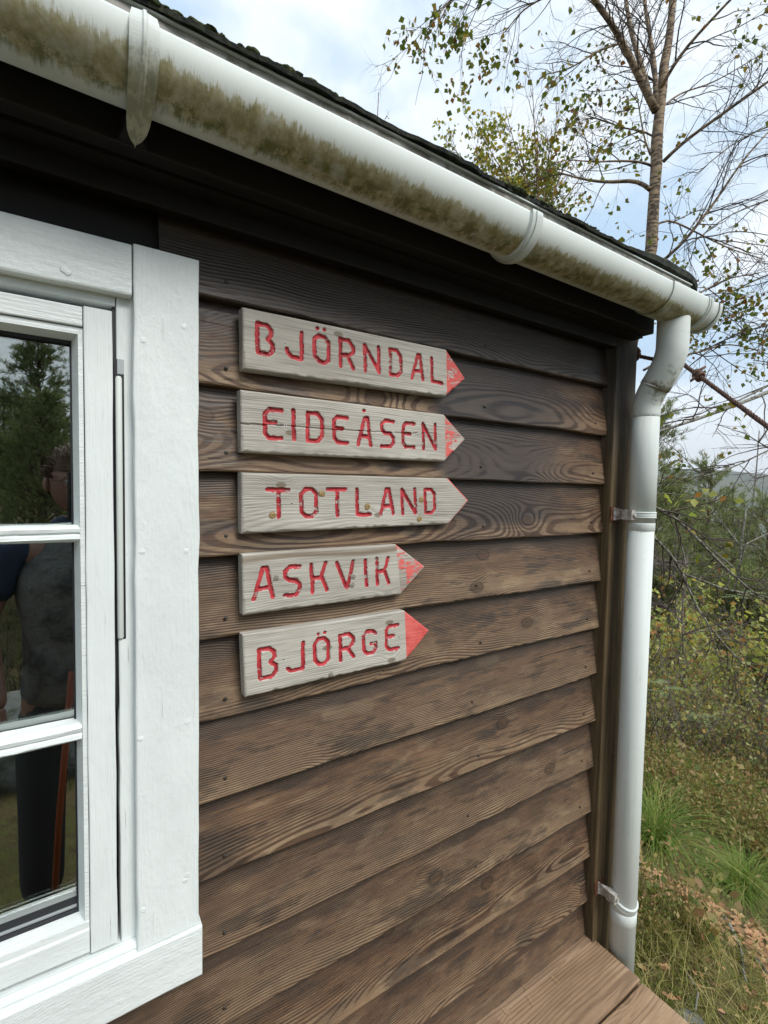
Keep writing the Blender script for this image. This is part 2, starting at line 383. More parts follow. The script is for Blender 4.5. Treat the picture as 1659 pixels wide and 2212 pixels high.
def mat_leaf(name, stops, trans=.4, rough=.55):
    mt, t = newmat(name); r = t.n('ShaderNodeNewGeometry').outputs['Random Per Island']
    col = t.ramp(r, stops)
    d = t.pbsdf(col, rough, None, .3)
    tr = t.n('ShaderNodeBsdfTranslucent', Color=t.mix(.5, col, t.mix(1.0, col, (1.0, 1.05, .35), 'MULTIPLY')))
    mx = t.n('ShaderNodeMixShader', i0=trans); t.t.links.new(d, mx.inputs[1]); t.t.links.new(tr.outputs[0], mx.inputs[2])
    t.out(mx.outputs[0]); return mt
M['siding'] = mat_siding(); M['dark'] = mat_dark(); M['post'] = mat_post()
M['casing'] = mat_white('white_casing_paint', .35, .95); M['sash'] = mat_white('white_sash_paint', 1.0, .25)
M['board'] = mat_sign(0); M['letter'] = mat_sign(1, .22); M['streaked'] = mat_sign(0, streak=True)
M['gutter'] = mat_pvc('gutter_plastic', 'gutter'); M['pipe'] = mat_pvc('pipe_plastic', 'pipe'); M['elbow'] = mat_pvc('elbow_plastic', 'elbow'); M['strap'] = mat_pvc('strap_plastic', 'strap')
M['rubber'] = mat_simple('black_gasket', (.012, .013, .016), .5)
M['bead'] = mat_simple('spacer_bar', (.42, .45, .45), .35, .5)
M['rust'] = mat_simple('rusty_steel', (.20, .075, .035), .7, .3, .5, 60, (.07, .03, .02), .4)
M['zinc'] = mat_simple('zinc_clamp', (.60, .59, .55), .5, .2, .5, 50, (.28, .24, .20), .2)
M['screw'] = mat_simple('screw_metal', (.52, .52, .50), .65, .25)
M['darkscrew'] = mat_simple('dark_screw', (.05, .045, .04), .5, .4)
M['felt'] = mat_simple('roofing_felt', (.022, .024, .024), .9, 0, .3, 70, (.050, .055, .035), .9, .004)
M['moss'] = mat_simple('moss', (.030, .042, .014), .95, 0, .2, 60, (.075, .078, .035), 1.0, .006)
M['drip'] = mat_simple('lichen_drip_edge', (.30, .29, .26), .6, 0, .4, 28, (.13, .12, .09), .3, lo=.45, hi=.6)
M['rope'] = mat_simple('rusty_wire', (.16, .085, .06), .7, .3, .4, 120, (.075, .045, .035), .4, lo=.35, hi=.65)

# ------------------------------------------------------------------ CABIN
cabin = thing('wooden_cabin', 'dark brown stained timber cabin with lapped siding boards and white framed window', 'cabin', (0, 0, CAMZ))
def q(v): return v*S                    # units -> metres; cabin children live relative to camera height
WL = -3.4
XR = 1.565
WIN_L = -.62                            # window casing left edge (out of frame)
# siding: one object per board; bottom edge stands proud, boards lap
zb = [.361-.1675*k for k in range(-1, 14)]
def siding(x0, x1, zbot, seed):
    L = q(x1-x0); h = q(.1675)+.018; rg = np.random.default_rng(seed)
    nx = max(4, int(L/.07)); xs = np.linspace(0, L, nx+1); V = []; b = .0035
    tb, tt = .0255, .004
    ph = rg.uniform(0, 6, 3)
    for x in xs:
        dz = .0012*math.sin(x*7+ph[0])+.0008*math.sin(x*23+ph[1])+rg.normal(0, .0003)
        bow = .0015*math.sin(x*3+ph[2])
        V += [(x, .0+bow, dz+b), (x, b*.35+bow, dz+b*.3), (x, b+bow, dz), (x, tb, dz), (x, tb+.001, h), (x, tb-tt, h)]
    F = []; k = 6
    for i in range(nx):
        for j in range(k):
            a = i*k+j; c = i*k+(j+1) % k; F.append((a, a+k, c+k, c))
    F.append(tuple(range(k))); F.append(tuple(range(nx*k+k-1, nx*k-1, -1)))
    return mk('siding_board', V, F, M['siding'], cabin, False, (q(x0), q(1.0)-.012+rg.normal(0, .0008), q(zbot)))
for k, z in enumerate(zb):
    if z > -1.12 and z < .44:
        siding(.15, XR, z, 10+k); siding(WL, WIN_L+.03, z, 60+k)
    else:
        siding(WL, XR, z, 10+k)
# screws / nails on the siding
for k, z in enumerate(zb[1:11]):
    for x in (.98+.02*math.sin(k*3), 1.50, .27):
        v, f = sph((0, 0, 0), .0032, (1, .5, 1), 8, 5)
        mk('nail', v, f, M['darkscrew'], cabin, True, (q(x), q(1.0)-.0125+.003, q(z)+.030))
# corner post (front face + left side), the boarded gable side, roof
v, f = bbox(0, 2.9, 0, .075, -.049, .049, .004, .0006, 5, 30)
# local x -> up : rotate about y by -90deg
mk('corner_post', v, f, M['post'], cabin, False, (q(1.6275), q(.96), q(.535)-2.9), (0, -math.pi/2, 0))
GX = q(1.665)
for k, z in enumerate(zb):
    v, f = bbox(0, 3.2, 0, .02, 0, q(.1675)+.015, .002)
    o = mk('gable_board', v, f, M['siding'], cabin, False, (GX+.01, q(.96)+.075, q(z)), (rad(0), 0, math.pi/2)); o.rotation_euler = (0, 0, math.pi/2); o.location.x = GX+.012
v, f = box(GX-.10, GX-.012, q(.96)+.08, q(.96)+.09, -1.95, .45); mk('sheathing', v, f, M['dark'], cabin)
# eaves: fascia, soffit, frieze; roof deck + felt
FX1 = 1.648
v, f = bbox(0, q(FX1-WL), 0, .026, 0, .12, .002, .0005, 3, 20); mk('fascia_board', v, f, M['dark'], cabin, False, (q(WL), q(.885), q(.5305)))
for i in range(2):
    v, f = bbox(0, q(FX1-WL), 0, .018, 0, .052, .002); o = mk('soffit_board', v, f, M['dark'], cabin, False, (q(WL), q(.921)+i*.0535, q(.548)), (rad(90), 0, 0)); o.rotation_euler = (-math.pi/2, 0, 0)
v, f = bbox(0, q(XR-WL), 0, .02, 0, .045, .003); mk('frieze_board', v, f, M['dark'], cabin, False, (q(WL), q(1.0)-.030, q(.49)))
sl = math.tan(rad(21))
def slab(x0, x1, y0, z0, L, th):
    V = [(x, y0+a, z0+a*sl+b) for x in (x0, x1) for a in (0, L) for b in (0, th)]
    return V, [(0, 1, 3, 2), (4, 6, 7, 5), (0, 4, 5, 1), (2, 3, 7, 6), (0, 2, 6, 4), (1, 5, 7, 3)]
v, f = slab(q(WL), q(1.665), q(.888), q(.5305)+.123, 3.2, .02); mk('roof_deck', v, f, M['dark'], cabin)
# drip edge: thin grey strip with white lip
DY = .800
v, f = bbox(0, q(1.70-WL), 0, .0025, 0, q(.073), .0008); mk('drip_edge', v, f, M['drip'], cabin, False, (q(WL), q(DY), q(.598)))
v, f = bbox(0, q(1.70-WL), 0, .005, 0, .0028, .0008); mk('drip_edge_lip', v, f, M['pipe'], cabin, False, (q(WL), q(DY)-.004, q(.671)+.0003))
def felt():
    nx = 260; xs = np.linspace(q(WL), q(1.722), nx+1); V = []; rg = np.random.default_rng(4)
    ns = np.convolve(rg.normal(0, 1.6, nx+9), np.ones(9)/9, 'same')[:nx+1]; n2 = rg.normal(0, 1, nx+1)
    for i, x in enumerate(xs):
        e = max(0.0, (x-q(1.30))/q(.42)); e = min(1, e)
        curl = .010*math.sin(min(1, e*1.1)*math.pi*.75)-(.020 if i == nx else .006 if i == nx-1 else 0)
        th = .0075+.013*min(1, e*1.6)+max(0, ns[i])*.004*(1-e)
        dz = .0010*n2[i]*(1-e)+curl
        y0 = q(DY)-.010+ns[i]*.005
        V += [(x, y0, q(.675)+dz), (x, y0-.002, q(.675)+th*.6+dz), (x, y0+.006, q(.675)+th+dz),
              (x, y0+.16, q(.675)+th+.16*sl), (x, y0+3.2, q(.675)+th+3.2*sl), (x, y0+3.2, q(.675)+3.2*sl), (x, y0+.05, q(.675)+.05*sl)]
    F = []; k = 7
    for i in range(nx):
        for j in range(k):
            a = i*k+j; c = i*k+(j+1) % k; F.append((a, a+k, c+k, c))
    F.append(tuple(range(k))); F.append(tuple(range(nx*k+k-1, nx*k-1, -1)))
    mk('roofing_felt', V, F, M['felt'], cabin)
    b = B()
    for i in range(1500):
        x = rg.uniform(q(-.4), q(1.30)); w = rg.uniform(.002, .0052)*(1 if x < q(1.0) else .6)
        if math.sin(x*9)+.6*math.sin(x*31)+rg.normal(0, .35) < .1: continue
        v, f = sph((x, q(DY)-.006+rg.uniform(-.003, .02), q(.675)+.0080+rg.uniform(-.003, .0015)), w, (1.7, 1.0, .62), 8, 6)
        v = v+rg.normal(0, .0004, v.shape); b.add(v, f)
    o = b.build('moss', M['moss'], cabin); o['kind'] = 'stuff'
felt()
# back + hidden walls so the cabin is closed, dark room behind the window
b = B()
for bx_ in (box(q(WL), GX, q(1.03)+2.6, q(1.03)+2.64, -1.95, 1.2), box(q(WL)-.02, q(WL), q(1.03), q(1.03)+2.64, -1.95, 1.2), box(q(WL), GX, q(1.1), q(1.03)+2.6, -1.45, -1.42), box(q(WL), GX-.03, q(1.06), q(1.03)+2.6, q(.60), q(.60)+.02)):
    b.add(*bx_)
b.build('inner_wall', M['dark'], cabin)
for (x0, x1, z0, z1) in ((WL, WIN_L+.02, -1.95, .60), (.235, 1.56, -1.95, .60), (WIN_L+.02, .235, -1.95, -1.06/1), (WIN_L+.02, .235, .43, .60)):
    v, f = box(q(x0), q(x1), q(1.0)+.012, q(1.0)+.022, z0 if z0 == -1.95 else q(z0), q(z1)); mk('sheathing', v, f, M['dark'], cabin)

# ---- window: part of the cabin, its pieces sub-parts
win = bpy.data.objects.new('window', None); COL.objects.link(win); win.parent = cabin
def piece(name, px0, px1, z0, z1, y0, y1, mat, vertical=False, b=.002, seed=0, wav=.0003):
    """board of the window given in units; grain runs along its length"""
    if vertical:
        L = q(z1-z0); w = q(px1-px0)
        v, f = bbox(0, L, 0, q(y1-y0), -w/2, w/2, b, wav, seed, max(2, int(L/.05)))
        return mk(name, v, f, mat, win, False, (q((px0+px1)/2), q(y0), q(z0)), (0, -math.pi/2, 0))
    L = q(px1-px0)
    v, f = bbox(0, L, 0, q(y1-y0), 0, q(z1-z0), b, wav, seed, max(2, int(L/.05)))
    return mk(name, v, f, mat, win, False, (q(px0), q(y0), q(z0)))
yc, yf, ys, yg = .968, .990, .985, 1.022
xa = U(430, 1200, yc)[0]; xb = U(291.5, 1200, yc)[0]
zt = U(430, 563, yc)[2]; zh = U(291, 641, yc)[2]; zbt = U(430, 2000, .962)[2]; zbb = U(437, 2107, .962)[2]
piece('casing', xb, xa, zbt, zt, yc, .998, M['casing'], True, .0025, 1, .0006)
piece('casing', WIN_L, WIN_L+.115, zbt, zt, yc, .998, M['casing'], True, .0025, 2)
piece('casing', WIN_L+.117, xb-.002, zh, zt-.001, yc+.001, .998, M['casing'], False, .0035, 3, .0006)
xr = U(437, 2060, .962)[0]
piece('sill_casing', WIN_L-.005, xr, zbb, zbt-.0015, .962, .998, M['casing'], False, .003, 4, .0006)
# fixed frame
jr0, jr1 = U(254.5, 1200, yf)[0], xb+.004
zf = U(247, 661, yf)[2]; zfs = U(255, 2038, yf)[2]
piece('frame', jr0, jr1, zfs, zf+.02, yf, 1.06, M['sash'], True, .002, 5)
piece('frame', WIN_L+.10, WIN_L+.13, zfs, zf+.02, yf, 1.06, M['sash'], True, .002, 6)
piece('frame', WIN_L+.13, jr0-.001, zf, zh+.004, yf, 1.06, M['sash'], False, .002, 7)
piece('frame_sill', WIN_L+.10, jr1, zbt-.004, zfs-.001, .974, 1.06, M['sash'], False, .006, 8, .0007)
# sash
s0, s1 = U(186, 1200, ys)[0], U(246.5, 1200, ys)[0]
zst = U(246, 673, ys)[2]; zsb = U(203, 2057, ys)[2]
piece('sash_stile', s0, s1, zsb, zst, ys, 1.03, M['sash'], True, .0018, 9)
zr = U(182, 705, ys)[2]
piece('sash_rail', WIN_L+.19, s0-.0015, zr, zst-.001, ys+.001, 1.03, M['sash'], False, .0018, 10)
zr2 = U(186, 2010, ys)[2]
piece('sash_rail', WIN_L+.19, s0-.0015, zsb+.001, zr2, ys+.001, 1.03, M['sash'], False, .003, 11, .0006)
piece('sash_stile', WIN_L+.135, WIN_L+.185, zsb, zst, ys, 1.03, M['sash'], True, .0018, 12)
# moulded inner beads (bevel from sash face back to the glass)
g0 = U(160, 1200, yg)[0]; gm0 = U(174, 1200, ys+.006)[0]
ztg = U(160, 738, yg)[2]; zbg = U(175, 1966, yg)[2]
zm_t = U(172, 722, ys+.006)[2]; zm_b = U(186, 1990, ys+.006)[2]
def bead(V, F): return mk('glazing_bead', [tuple(q(c) for c in p) for p in V], F, M['sash'], win)
xl = WIN_L+.19
def vbead(x_gl, x_mid, x_out, za, zb2):
    V = []
    for z, zo, zm in ((za, zsb+.02, zm_b), (zb2, zr-.002, zm_t)):
        V += [(x_gl, yg, z), (x_mid, ys+.006, zm), (x_out, ys+.006, zo), (x_out, yg+.01, zo), (x_gl, yg+.01, z)]
    F = [(0, 1, 6, 5), (1, 2, 7, 6), (2, 3, 8, 7), (3, 4, 9, 8), (4, 0, 5, 9), (0, 4, 3, 2, 1), (5, 6, 7, 8, 9)]
    bead(V, F)
vbead(g0, gm0, s0-.001, zbg, ztg)
V = []
for x, xm, xo in ((xl, xl, xl), (g0, gm0, s0-.0015)):
    V += [(x, yg, ztg), (xm, ys+.0065, zm_t), (xo, ys+.0065, zr-.002), (xo, yg+.01, zr-.002), (x, yg+.01, ztg)]
bead(V, [(0, 5, 6, 1), (1, 6, 7, 2), (2, 7, 8, 3), (3, 8, 9, 4), (4, 9, 5, 0), (0, 1, 2, 3, 4), (9, 8, 7, 6, 5)])
V = []
for x, xo in ((xl, xl), (g0, s0-.0015)):
    V += [(x, yg-.002, zbg), (xo, ys+.004, zr2+.012), (xo, ys+.004, zr2+.001), (xo, yg+.01, zr2+.001), (x, yg+.01, zbg)]
bead(V, [(0, 1, 6, 5), (1, 2, 7, 6), (2, 3, 8, 7), (3, 4, 9, 8), (4, 0, 5, 9), (0, 4, 3, 2, 1), (5, 6, 7, 8, 9)])
# gaskets and spacer bars round the glass
def strip(name, x0, x1, z0, z1, y0, y1, mat):
    v, f = box(q(x0), q(x1), q(y0), q(y1), q(z0), q(z1)); return mk(name, v, f, mat, win)
zg1 = U(172, 1928, yg+.004)[2]; zg2 = zbg
strip('gasket', xl, g0+.001, zg2-.001, zg2+.006, yg-.001, yg+.012, M['rubber'])
strip('spacer_bar', xl, g0+.001, zg2+.007, zg2+.013, yg+.0035, yg+.012, M['bead'])
strip('gasket', xl, g0+.001, zg2+.0135, zg2+.026, yg+.0045, yg+.012, M['rubber'])
strip('spacer_bar', xl, g0+.001, zg2+.0265, zg1+.006, yg+.006, yg+.012, M['bead'])
strip('gasket', xl, g0+.001, ztg-.005, ztg+.002, yg-.001, yg+.012, M['rubber'])
strip('gasket', g0-.003, g0+.002, zg2, ztg, yg-.0006, yg+.012, M['rubber'])
# glazing bars: double rounded moulding
for (pa, pb) in ((1135, 1171), (1564, 1601)):
    z1_, z0_ = U(180, pa, ys+.008)[2], U(180, pb, ys+.008)[2]; h = q(z1_-z0_)
    xe = U(177, pa, ys+.006)[0]
    prof = [(.032, 0), (.012, 0), (.006, h*.06), (.002, h*.2), (.003, h*.40), (.0065, h*.50), (.003, h*.60), (.002, h*.8), (.006, h*.94), (.012, h), (.032, h)]
    L = q(xe-xl); V = []; nx = 24; rg = np.random.default_rng(int(pa))
    for i in range(nx+1):
        for (a, c) in prof: V.append((L*i/nx, a-rg.uniform(0, .0006), c+rg.normal(0, .0003)))
    k = len(prof); F = [(i*k+j, (i+1)*k+j, (i+1)*k+(j+1) % k, i*k+(j+1) % k) for i in range(nx) for j in range(k)]
    F += [tuple(range(k)), tuple(range(nx*k+k-1, nx*k-1, -1))]
    mk('glazing_bar', V, F, M['sash'], win, False, (q(xl), q(ys+.004), q(z0_)))
# cover rod in the groove + dark slot
zr_t = U(257, 813, yf)[2]; zr_b = U(264, 1380, yf)[2]
strip('groove', s1+.001, jr0+.001, zfs+.45, zf-.001, yf+.006, yf+.05, M['rubber'])
v, f = frame_tube([(0, 0, q(zr_b)), (0, 0, q(zr_b)+.003), (0, 0, q(zr_t)-.003), (0, 0, q(zr_t))], [.0028, .0042, .0042, .0028], 10)
rx = U(258.5, 1100, yf)[0]
mk('rod', v, f, M['pipe'], win, True, (q(rx), q(yf)+.0005, 0))
strip('groove', rx-.0065, rx+.0085, zr_b, zr_t+.03, yf-.0008, yf+.001, M['rubber'])
strip('hinge_notch', rx-.002, rx+.0085, zr_t+.004, zr_t+.03, yf-.0016, yf, M['bead'])
# screw heads painted over
for (px, py) in ((235, 775-0), (219, 905)):
    pass
for (px, py, y) in ((146, 588, yc), (398, 706, yc), (310, 735, yc), (307, 1192, yc), (402, 1191, yc), (304, 1596, yc), (404, 1560, yc), (310, 1966, yc), (404, 1890, yc), (262, 2163, .962), (138, 642 - 60, yc), (400, 1904-1, yc)):
    p = U(px, py, y); v, f = sph((0, 0, 0), .0044, (1, .16, 1), 14, 8)
    mk('screw_head', v, f, M['casing'], win, True, (q(p[0]), q(y)+.0002, q(p[2])))
# glass
def mat_glass():
    mt, t = newmat('window_glass')
    fr = t.n('ShaderNodeFresnel', IOR=1.52)
    co = t.n('ShaderNodeTexCoord').outputs['Object']
    nb = t.bump(t.noise(co, 2.2, 1.0, .4), .05, .01)
    gl = t.n('ShaderNodeBsdfGlossy', Roughness=.0, Color=(.92, .97, .95), Normal=nb); tr = t.n('ShaderNodeBsdfTransparent', Color=(.80, .84, .82))
    fac = t.m('ADD', t.m('MULTIPLY', fr.outputs[0], 2.0), .20, clamp=True)
    mx = t.n('ShaderNodeMixShader', i0=fac); t.t.links.new(tr.outputs[0], mx.inputs[1]); t.t.links.new(gl.outputs[0], mx.inputs[2])
    t.out(mx.outputs[0]); return mt
M['glass'] = mat_glass()
zs = [zbg-.001, U(180, 1583, ys)[2], U(180, 1153, ys)[2], ztg+.002]
for a, c in zip(zs[:-1], zs[1:]):
    v, f = box(q(xl), q(g0+.0015), 0, .004, q(a)+.0008, q(c)-.0008)
    mk('pane', v, f, M['glass'], win, False, (0, q(yg)+.0085, 0))
# things inside are just dark; curtain-less room

# ------------------------------------------------------------------ SIGNS
GL = {
 'B': [[(.02, 0), (0, .06), (0, 1), (.62, 1), (.9, .84), (.9, .66), (.68, .52), (1, .36), (1, .16), (.72, 0), (.02, 0)]],
 'J': [[(1, 1), (1, 0), (.30, 0), (.02, .18), (0, .26)]],
 'J2': [[(1, 1), (1, .04), (.25, .04), (0, .16)]],
 'O': [[(.3, 0), (0, .16), (0, .82), (.3, 1), (.72, 1), (1, .82), (1, .16), (.72, 0), (.3, 0)]],
 'R': [[(0, 0), (0, 1), (.66, 1), (1, .8), (1, .62), (.7, .46), (.08, .42)], [(.55, .44), (1, 0)]],
 'N': [[(0, 0), (0, 1), (1, 0), (1, 1)]],
 'D': [[(0, 0), (0, 1), (.66, 1), (1, .8), (1, .18), (.68, 0), (0, 0)]],
 'A': [[(0, 0), (.38, 1), (.6, 1), (1, 0)], [(.14, .33), (.86, .33)]],
 'L': [[(0, 1), (0, .03), (1, 0)]],
 'E': [[(1, 1), (.24, 1), (0, .85), (0, .16), (.24, 0), (1, 0)], [(0, .56), (.62, .56)]],
 'I': [[(0, 0), (0, 1)]],
 'S': [[(1, .97), (.35, 1), (.05, .84), (.05, .66), (.28, .53), (.72, .5), (1, .34), (1, .16), (.75, 0), (.03, 0)]],
 'T': [[(0, 1), (1, 1)], [(.53, 1), (.53, 0)]],
 'K': [[(0, 0), (0, 1)], [(1, 1), (.66, .52), (1, 0)], [(.0, .5), (.66, .5)]],
 'V': [[(0, 1), (.5, 0), (.62, 0), (1, 1)]],
 'G': [[(1, .84), (.72, 1), (.3, 1), (0, .82), (0, .16), (.3, 0), (.75, 0), (1, .2), (1, .42), (.6, .42)]],
}
def zA(x, y): return ((800+x*.72333)*.54004, (1100+y*.72333)*.54004)
def zB(x, y): return ((800+x*.72333)*.54004, (2000+y*.72333)*.54004)
def zC(x, y): return ((900+x*.63291)*.54004, (1850+y*.63291)*.54004)
# each letter: glyph, bottom-left, top-left, bottom-right (zoom pixels)
SIGNS = [
 dict(word='BJÖRNDAL', z=zA, c=[(236, 176), (1362, 412), (1468, 572), (1358, 672), (240, 520)], edge=[(1363, 440), (1365, 660)], wear=.30,
      L=[('B', (320, 428), (316, 266), (405, 442)), ('J', (482, 447), (482, 300), (563, 465)), ('O', (634, 468), (634, 326), (712, 492)), ('R', (779, 502), (776, 352), (850, 518)), ('N', (916, 528), (911, 386), (992, 540)), ('D', (1055, 548), (1052, 410), (1113, 560)), ('A', (1173, 570), (1182, 438), (1233, 578)), ('L', (1285, 590), (1281, 462), (1340, 600))],
      dots=[(650, 294), (688, 304)], screws=[(470, 376), (1257, 523)], label='weathered grey arrow sign carved BJÖRNDAL in red, topmost of five on the cabin wall'),
 dict(word='EIDEÅSEN', z=zA, c=[(224, 634), (1350, 772), (1468, 908), (1354, 1032), (230, 980)], edge=[(1354, 785), (1358, 1020)], wear=.42,
      L=[('E', (360, 900), (360, 742), (450, 904)), ('I', (521, 908), (516, 750), (530, 909)), ('D', (597, 915), (597, 762), (676, 920)), ('E', (742, 922), (742, 782), (814, 930)), ('A', (875, 938), (885, 788), (945, 944)), ('S', (1003, 946), (1003, 802), (1070, 950)), ('E', (1123, 950), (1125, 818), (1184, 954)), ('N', (1237, 960), (1234, 822), (1303, 964))],
      dots=[(907, 750)], screws=[(473, 830), (1203, 882)], label='weathered grey arrow sign carved EIDEÅSEN with a long crack, second from top'),
 dict(word='TOTLAND', z=zC, c=[(105, 62), (1412, 100), (1540, 240), (1418, 388), (106, 452)], edge=None, wear=.1,
      L=[('T', (270, 348), (268, 172), (402, 345)), ('O', (484, 342), (482, 168), (578, 340)), ('T', (652, 338), (650, 170), (762, 334)), ('L', (838, 334), (834, 172), (918, 328)), ('A', (985, 330), (990, 170), (1064, 325)), ('N', (1124, 326), (1118, 172), (1206, 320)), ('D', (1268, 320), (1264, 172), (1327, 316))],
      dots=[], screws=[(422, 257), (1367, 243)], knots=[(300, 332), (612, 195), (900, 278), (1240, 235), (1228, 355)], label='grey arrow sign carved TOTLAND with yellow knots and bare tip, middle of five'),
 dict(word='ASKVIK', z=zB, c=[(232, 300), (1084, 246), (1245, 370), (1112, 522), (240, 640)], edge=[(1086, 255), (1110, 515)], wear=.48,
      L=[('A', (299, 550), (308, 382), (402, 536)), ('S', (466, 532), (466, 372), (552, 520)), ('K', (624, 510), (616, 358), (702, 498)), ('V', (762, 488), (757, 350), (852, 475)), ('I', (922, 474), (914, 334), (930, 473)), ('K', (982, 468), (978, 328), (1045, 458))],
      dots=[], screws=[], knots=[(420, 432, 1), (848, 425, 1), (842, 472, 1)], label='short grey arrow sign carved ASKVIK with a brown streak and half bare red tip'),
 dict(word='BJÖRGE', z=zB, c=[(236, 748), (1130, 612), (1268, 722), (1140, 888), (250, 1094)], edge=[(1134, 630), (1142, 880)], wear=.02,
      L=[('B', (332, 990), (326, 832), (424, 970)), ('J2', (487, 958), (487, 806), (570, 938)), ('O', (638, 912), (634, 772), (712, 900)), ('R', (779, 888), (775, 752), (852, 868)), ('G', (908, 855), (904, 730), (974, 842)), ('E', (1033, 832), (1030, 702), (1098, 818))],
      dots=[(655, 742), (690, 734)], screws=[(462, 880), (1100, 757)], knots=[(722, 965, 1)], label='short grey arrow sign carved BJÖRGE with bright red tip, lowest of five'),
]
YS = .964
def segdist(P, a, b):
    ab = b-a; t_ = np.clip(((P-a)@ab)/(ab@ab+1e-12), 0, 1); return np.linalg.norm(P-(a+t_[:, None]*ab), axis=1)
def make_sign(sg, idx):
    z = sg['z']
    def pt(x, y):
        p = U(*z(x, y), YS); return np.array([q(p[0]), q(p[2])])
    c = [pt(*p) for p in sg['c']]; org = c[4].copy(); c = [p-org for p in c]
    TL, TR, TIP, BR, BL = c
    root = thing('direction_sign', sg['label'], 'sign', (org[0], q(YS), org[1]+CAMZ), 'red lettered direction signs on the cabin wall')
    step = .0011
    nb = int(np.linalg.norm(TR-TL)/step); nt = int(np.linalg.norm((TIP-(TR+BR)/2))/step); nz = int(np.linalg.norm(TL-BL)/step)
    s = np.linspace(0, 1, nb+1); s2 = np.linspace(0, 1, nt+1)[1:]; vv = np.linspace(0, 1, nz+1)
    bot = np.concatenate([BL+(BR-BL)*s[:, None], BR+(TIP-BR)*(s2*.992)[:, None]]); top = np.concatenate([TL+(TR-TL)*s[:, None], TR+(TIP-TR)*(s2*.992)[:, None]])
    P = bot[:, None, :]*(1-vv)[None, :, None]+top[:, None, :]*vv[None, :, None]
    nxt = P.shape[0]; P2 = P.reshape(-1, 2)
    rg = np.random.default_rng(100+idx)
    # edge rounding
    poly = [TL, TR, TIP, BR, BL]; e = np.full(len(P2), 1.0)
    for i in range(5): e = np.minimum(e, segdist(P2, poly[i], poly[(i+1) % 5]))
    wob = np.interp(P2[:, 0], np.linspace(0, .5, 60), np.abs(rg.normal(0, 1, 60)))
    ew = .0024+.0016*wob*(P2[:, 1] < (bot[:, 1].mean()+.02)) ; dep = .0022*np.clip(1-e/ew, 0, 1)**1.6*(1+.5*wob*(P2[:, 1] < bot[:, 1].mean()+.02))
    # letters
    dl = np.full(len(P2), 1.0); li = np.full(len(P2), -1)
    hw = .0037
    for k, (g, bl, tl, br) in enumerate(sg['L']):
        o, ux, uy = pt(*bl)-org, pt(*br)-pt(*bl), pt(*tl)-pt(*bl)
        strokes = [[o+ux*a+uy*b for (a, b) in st] for st in GL[g]]
        d = np.full(len(P2), 1.0)
        for st in strokes:
            for a, b in zip(st[:-1], st[1:]): d = np.minimum(d, segdist(P2, a, b))
        if g in ('O', 'A') and sg['dots']:
            for dp in sg['dots']:
                dd = pt(*dp)-org
                if abs(dd[0]-(o+ux*.5)[0]) < .03: d = np.minimum(d, np.linalg.norm(P2-dd, axis=1)+.0004)
        up = d < dl; dl[up] = d[up]; li[up] = k
    hwv = hw*(1+.10*np.sin(P2[:, 0]*310+P2[:, 1]*170)+.07*np.sin(P2[:, 1]*520-P2[:, 0]*140+idx))
    dl = dl*hw/hwv
    inside = dl < hw
    dep = dep+np.where(inside, .0034*(1+.14*np.sin(P2[:, 0]*1500+P2[:, 1]*1400))*np.sqrt(np.clip(1-(dl/hw)**2, 0, 1))+.0004, 0)
    # long drying crack on sign 2
    if idx == 1:
        cx = np.array([0, .1, .2, .3, .36, .47]); ps = [pt(*p) for p in ((232, 822), (470, 832), (700, 852), (900, 862), (1100, 872), (1300, 875))]
        cy = np.interp(P2[:, 0], [p[0]-org[0] for p in ps], [p[1]-org[1] for p in ps])
        wd = .0011*(1-P2[:, 0]/.5)
        dep = dep+np.where(np.abs(P2[:, 1]-cy) < wd, .004, 0)
    V = np.column_stack([P2[:, 0], dep, P2[:, 1]])
    ii, jj = np.meshgrid(np.arange(nxt-1), np.arange(nz), indexing='ij'); a = (ii*(nz+1)+jj).ravel()
    F = np.column_stack([a, a+nz+1, a+nz+2, a+1])
    fd = dl[F].mean(axis=1); fl = li[F[:, 0]]; isl = fd < hw*.97
    fx = P2[F].mean(axis=1)
    if sg['edge']:
        e0, e1 = [pt(*p)-org for p in sg['edge']]
        xe = e0[0]+(fx[:, 1]-e0[1])/(e1[1]-e0[1])*(e1[0]-e0[0]); tip = (fx[:, 0] > xe) & ~isl
    else:
        d1 = np.minimum(segdist(fx, TR, TIP), segdist(fx, TIP, BR)); tip = (d1 < .0028) & ~isl
    def sub(name, mask, mat, extra=None):
        Fm = F[mask]; u, inv = np.unique(Fm, return_inverse=True); Vm = V[u]; Fn = inv.reshape(-1, 4)
        if extra is not None:
            Vm = np.concatenate([Vm, extra[0]]); Fn = np.concatenate([Fn, extra[1]+len(u)])
        o = mk(name, Vm, Fn, mat, root, True); return o
    # sides + back
    loop = list(range(0, nz+1)) + [i*(nz+1)+nz for i in range(1, nxt)] + [(nxt-1)*(nz+1)+j for j in range(nz-1, -1, -1)] + [i*(nz+1) for i in range(nxt-2, 0, -1)]
    fr = V[loop]; n = len(fr); bk = fr.copy(); bk[:, 1] = .021
    ex = np.concatenate([fr, bk]); i_ = np.arange(n); j_ = (i_+1) % n
    sd_ = np.column_stack([i_, j_, j_+n, i_+n])
    if idx == 2:
        bodymask = ~isl & ~tip
    else: bodymask = ~isl & ~tip
    ob = sub('board', bodymask, M['streaked'] if idx == 3 else M['board'], None)
    mk('board_edge', ex, sd_, M['board'], root, True)
    sub('painted_tip', tip, M['tip%d' % idx])
    for k in range(len(sg['L'])):
        lo = sub('letter', isl & (fl == k), M['letter']); lo['label'] = 'carved red letter '+sg['word'][k]
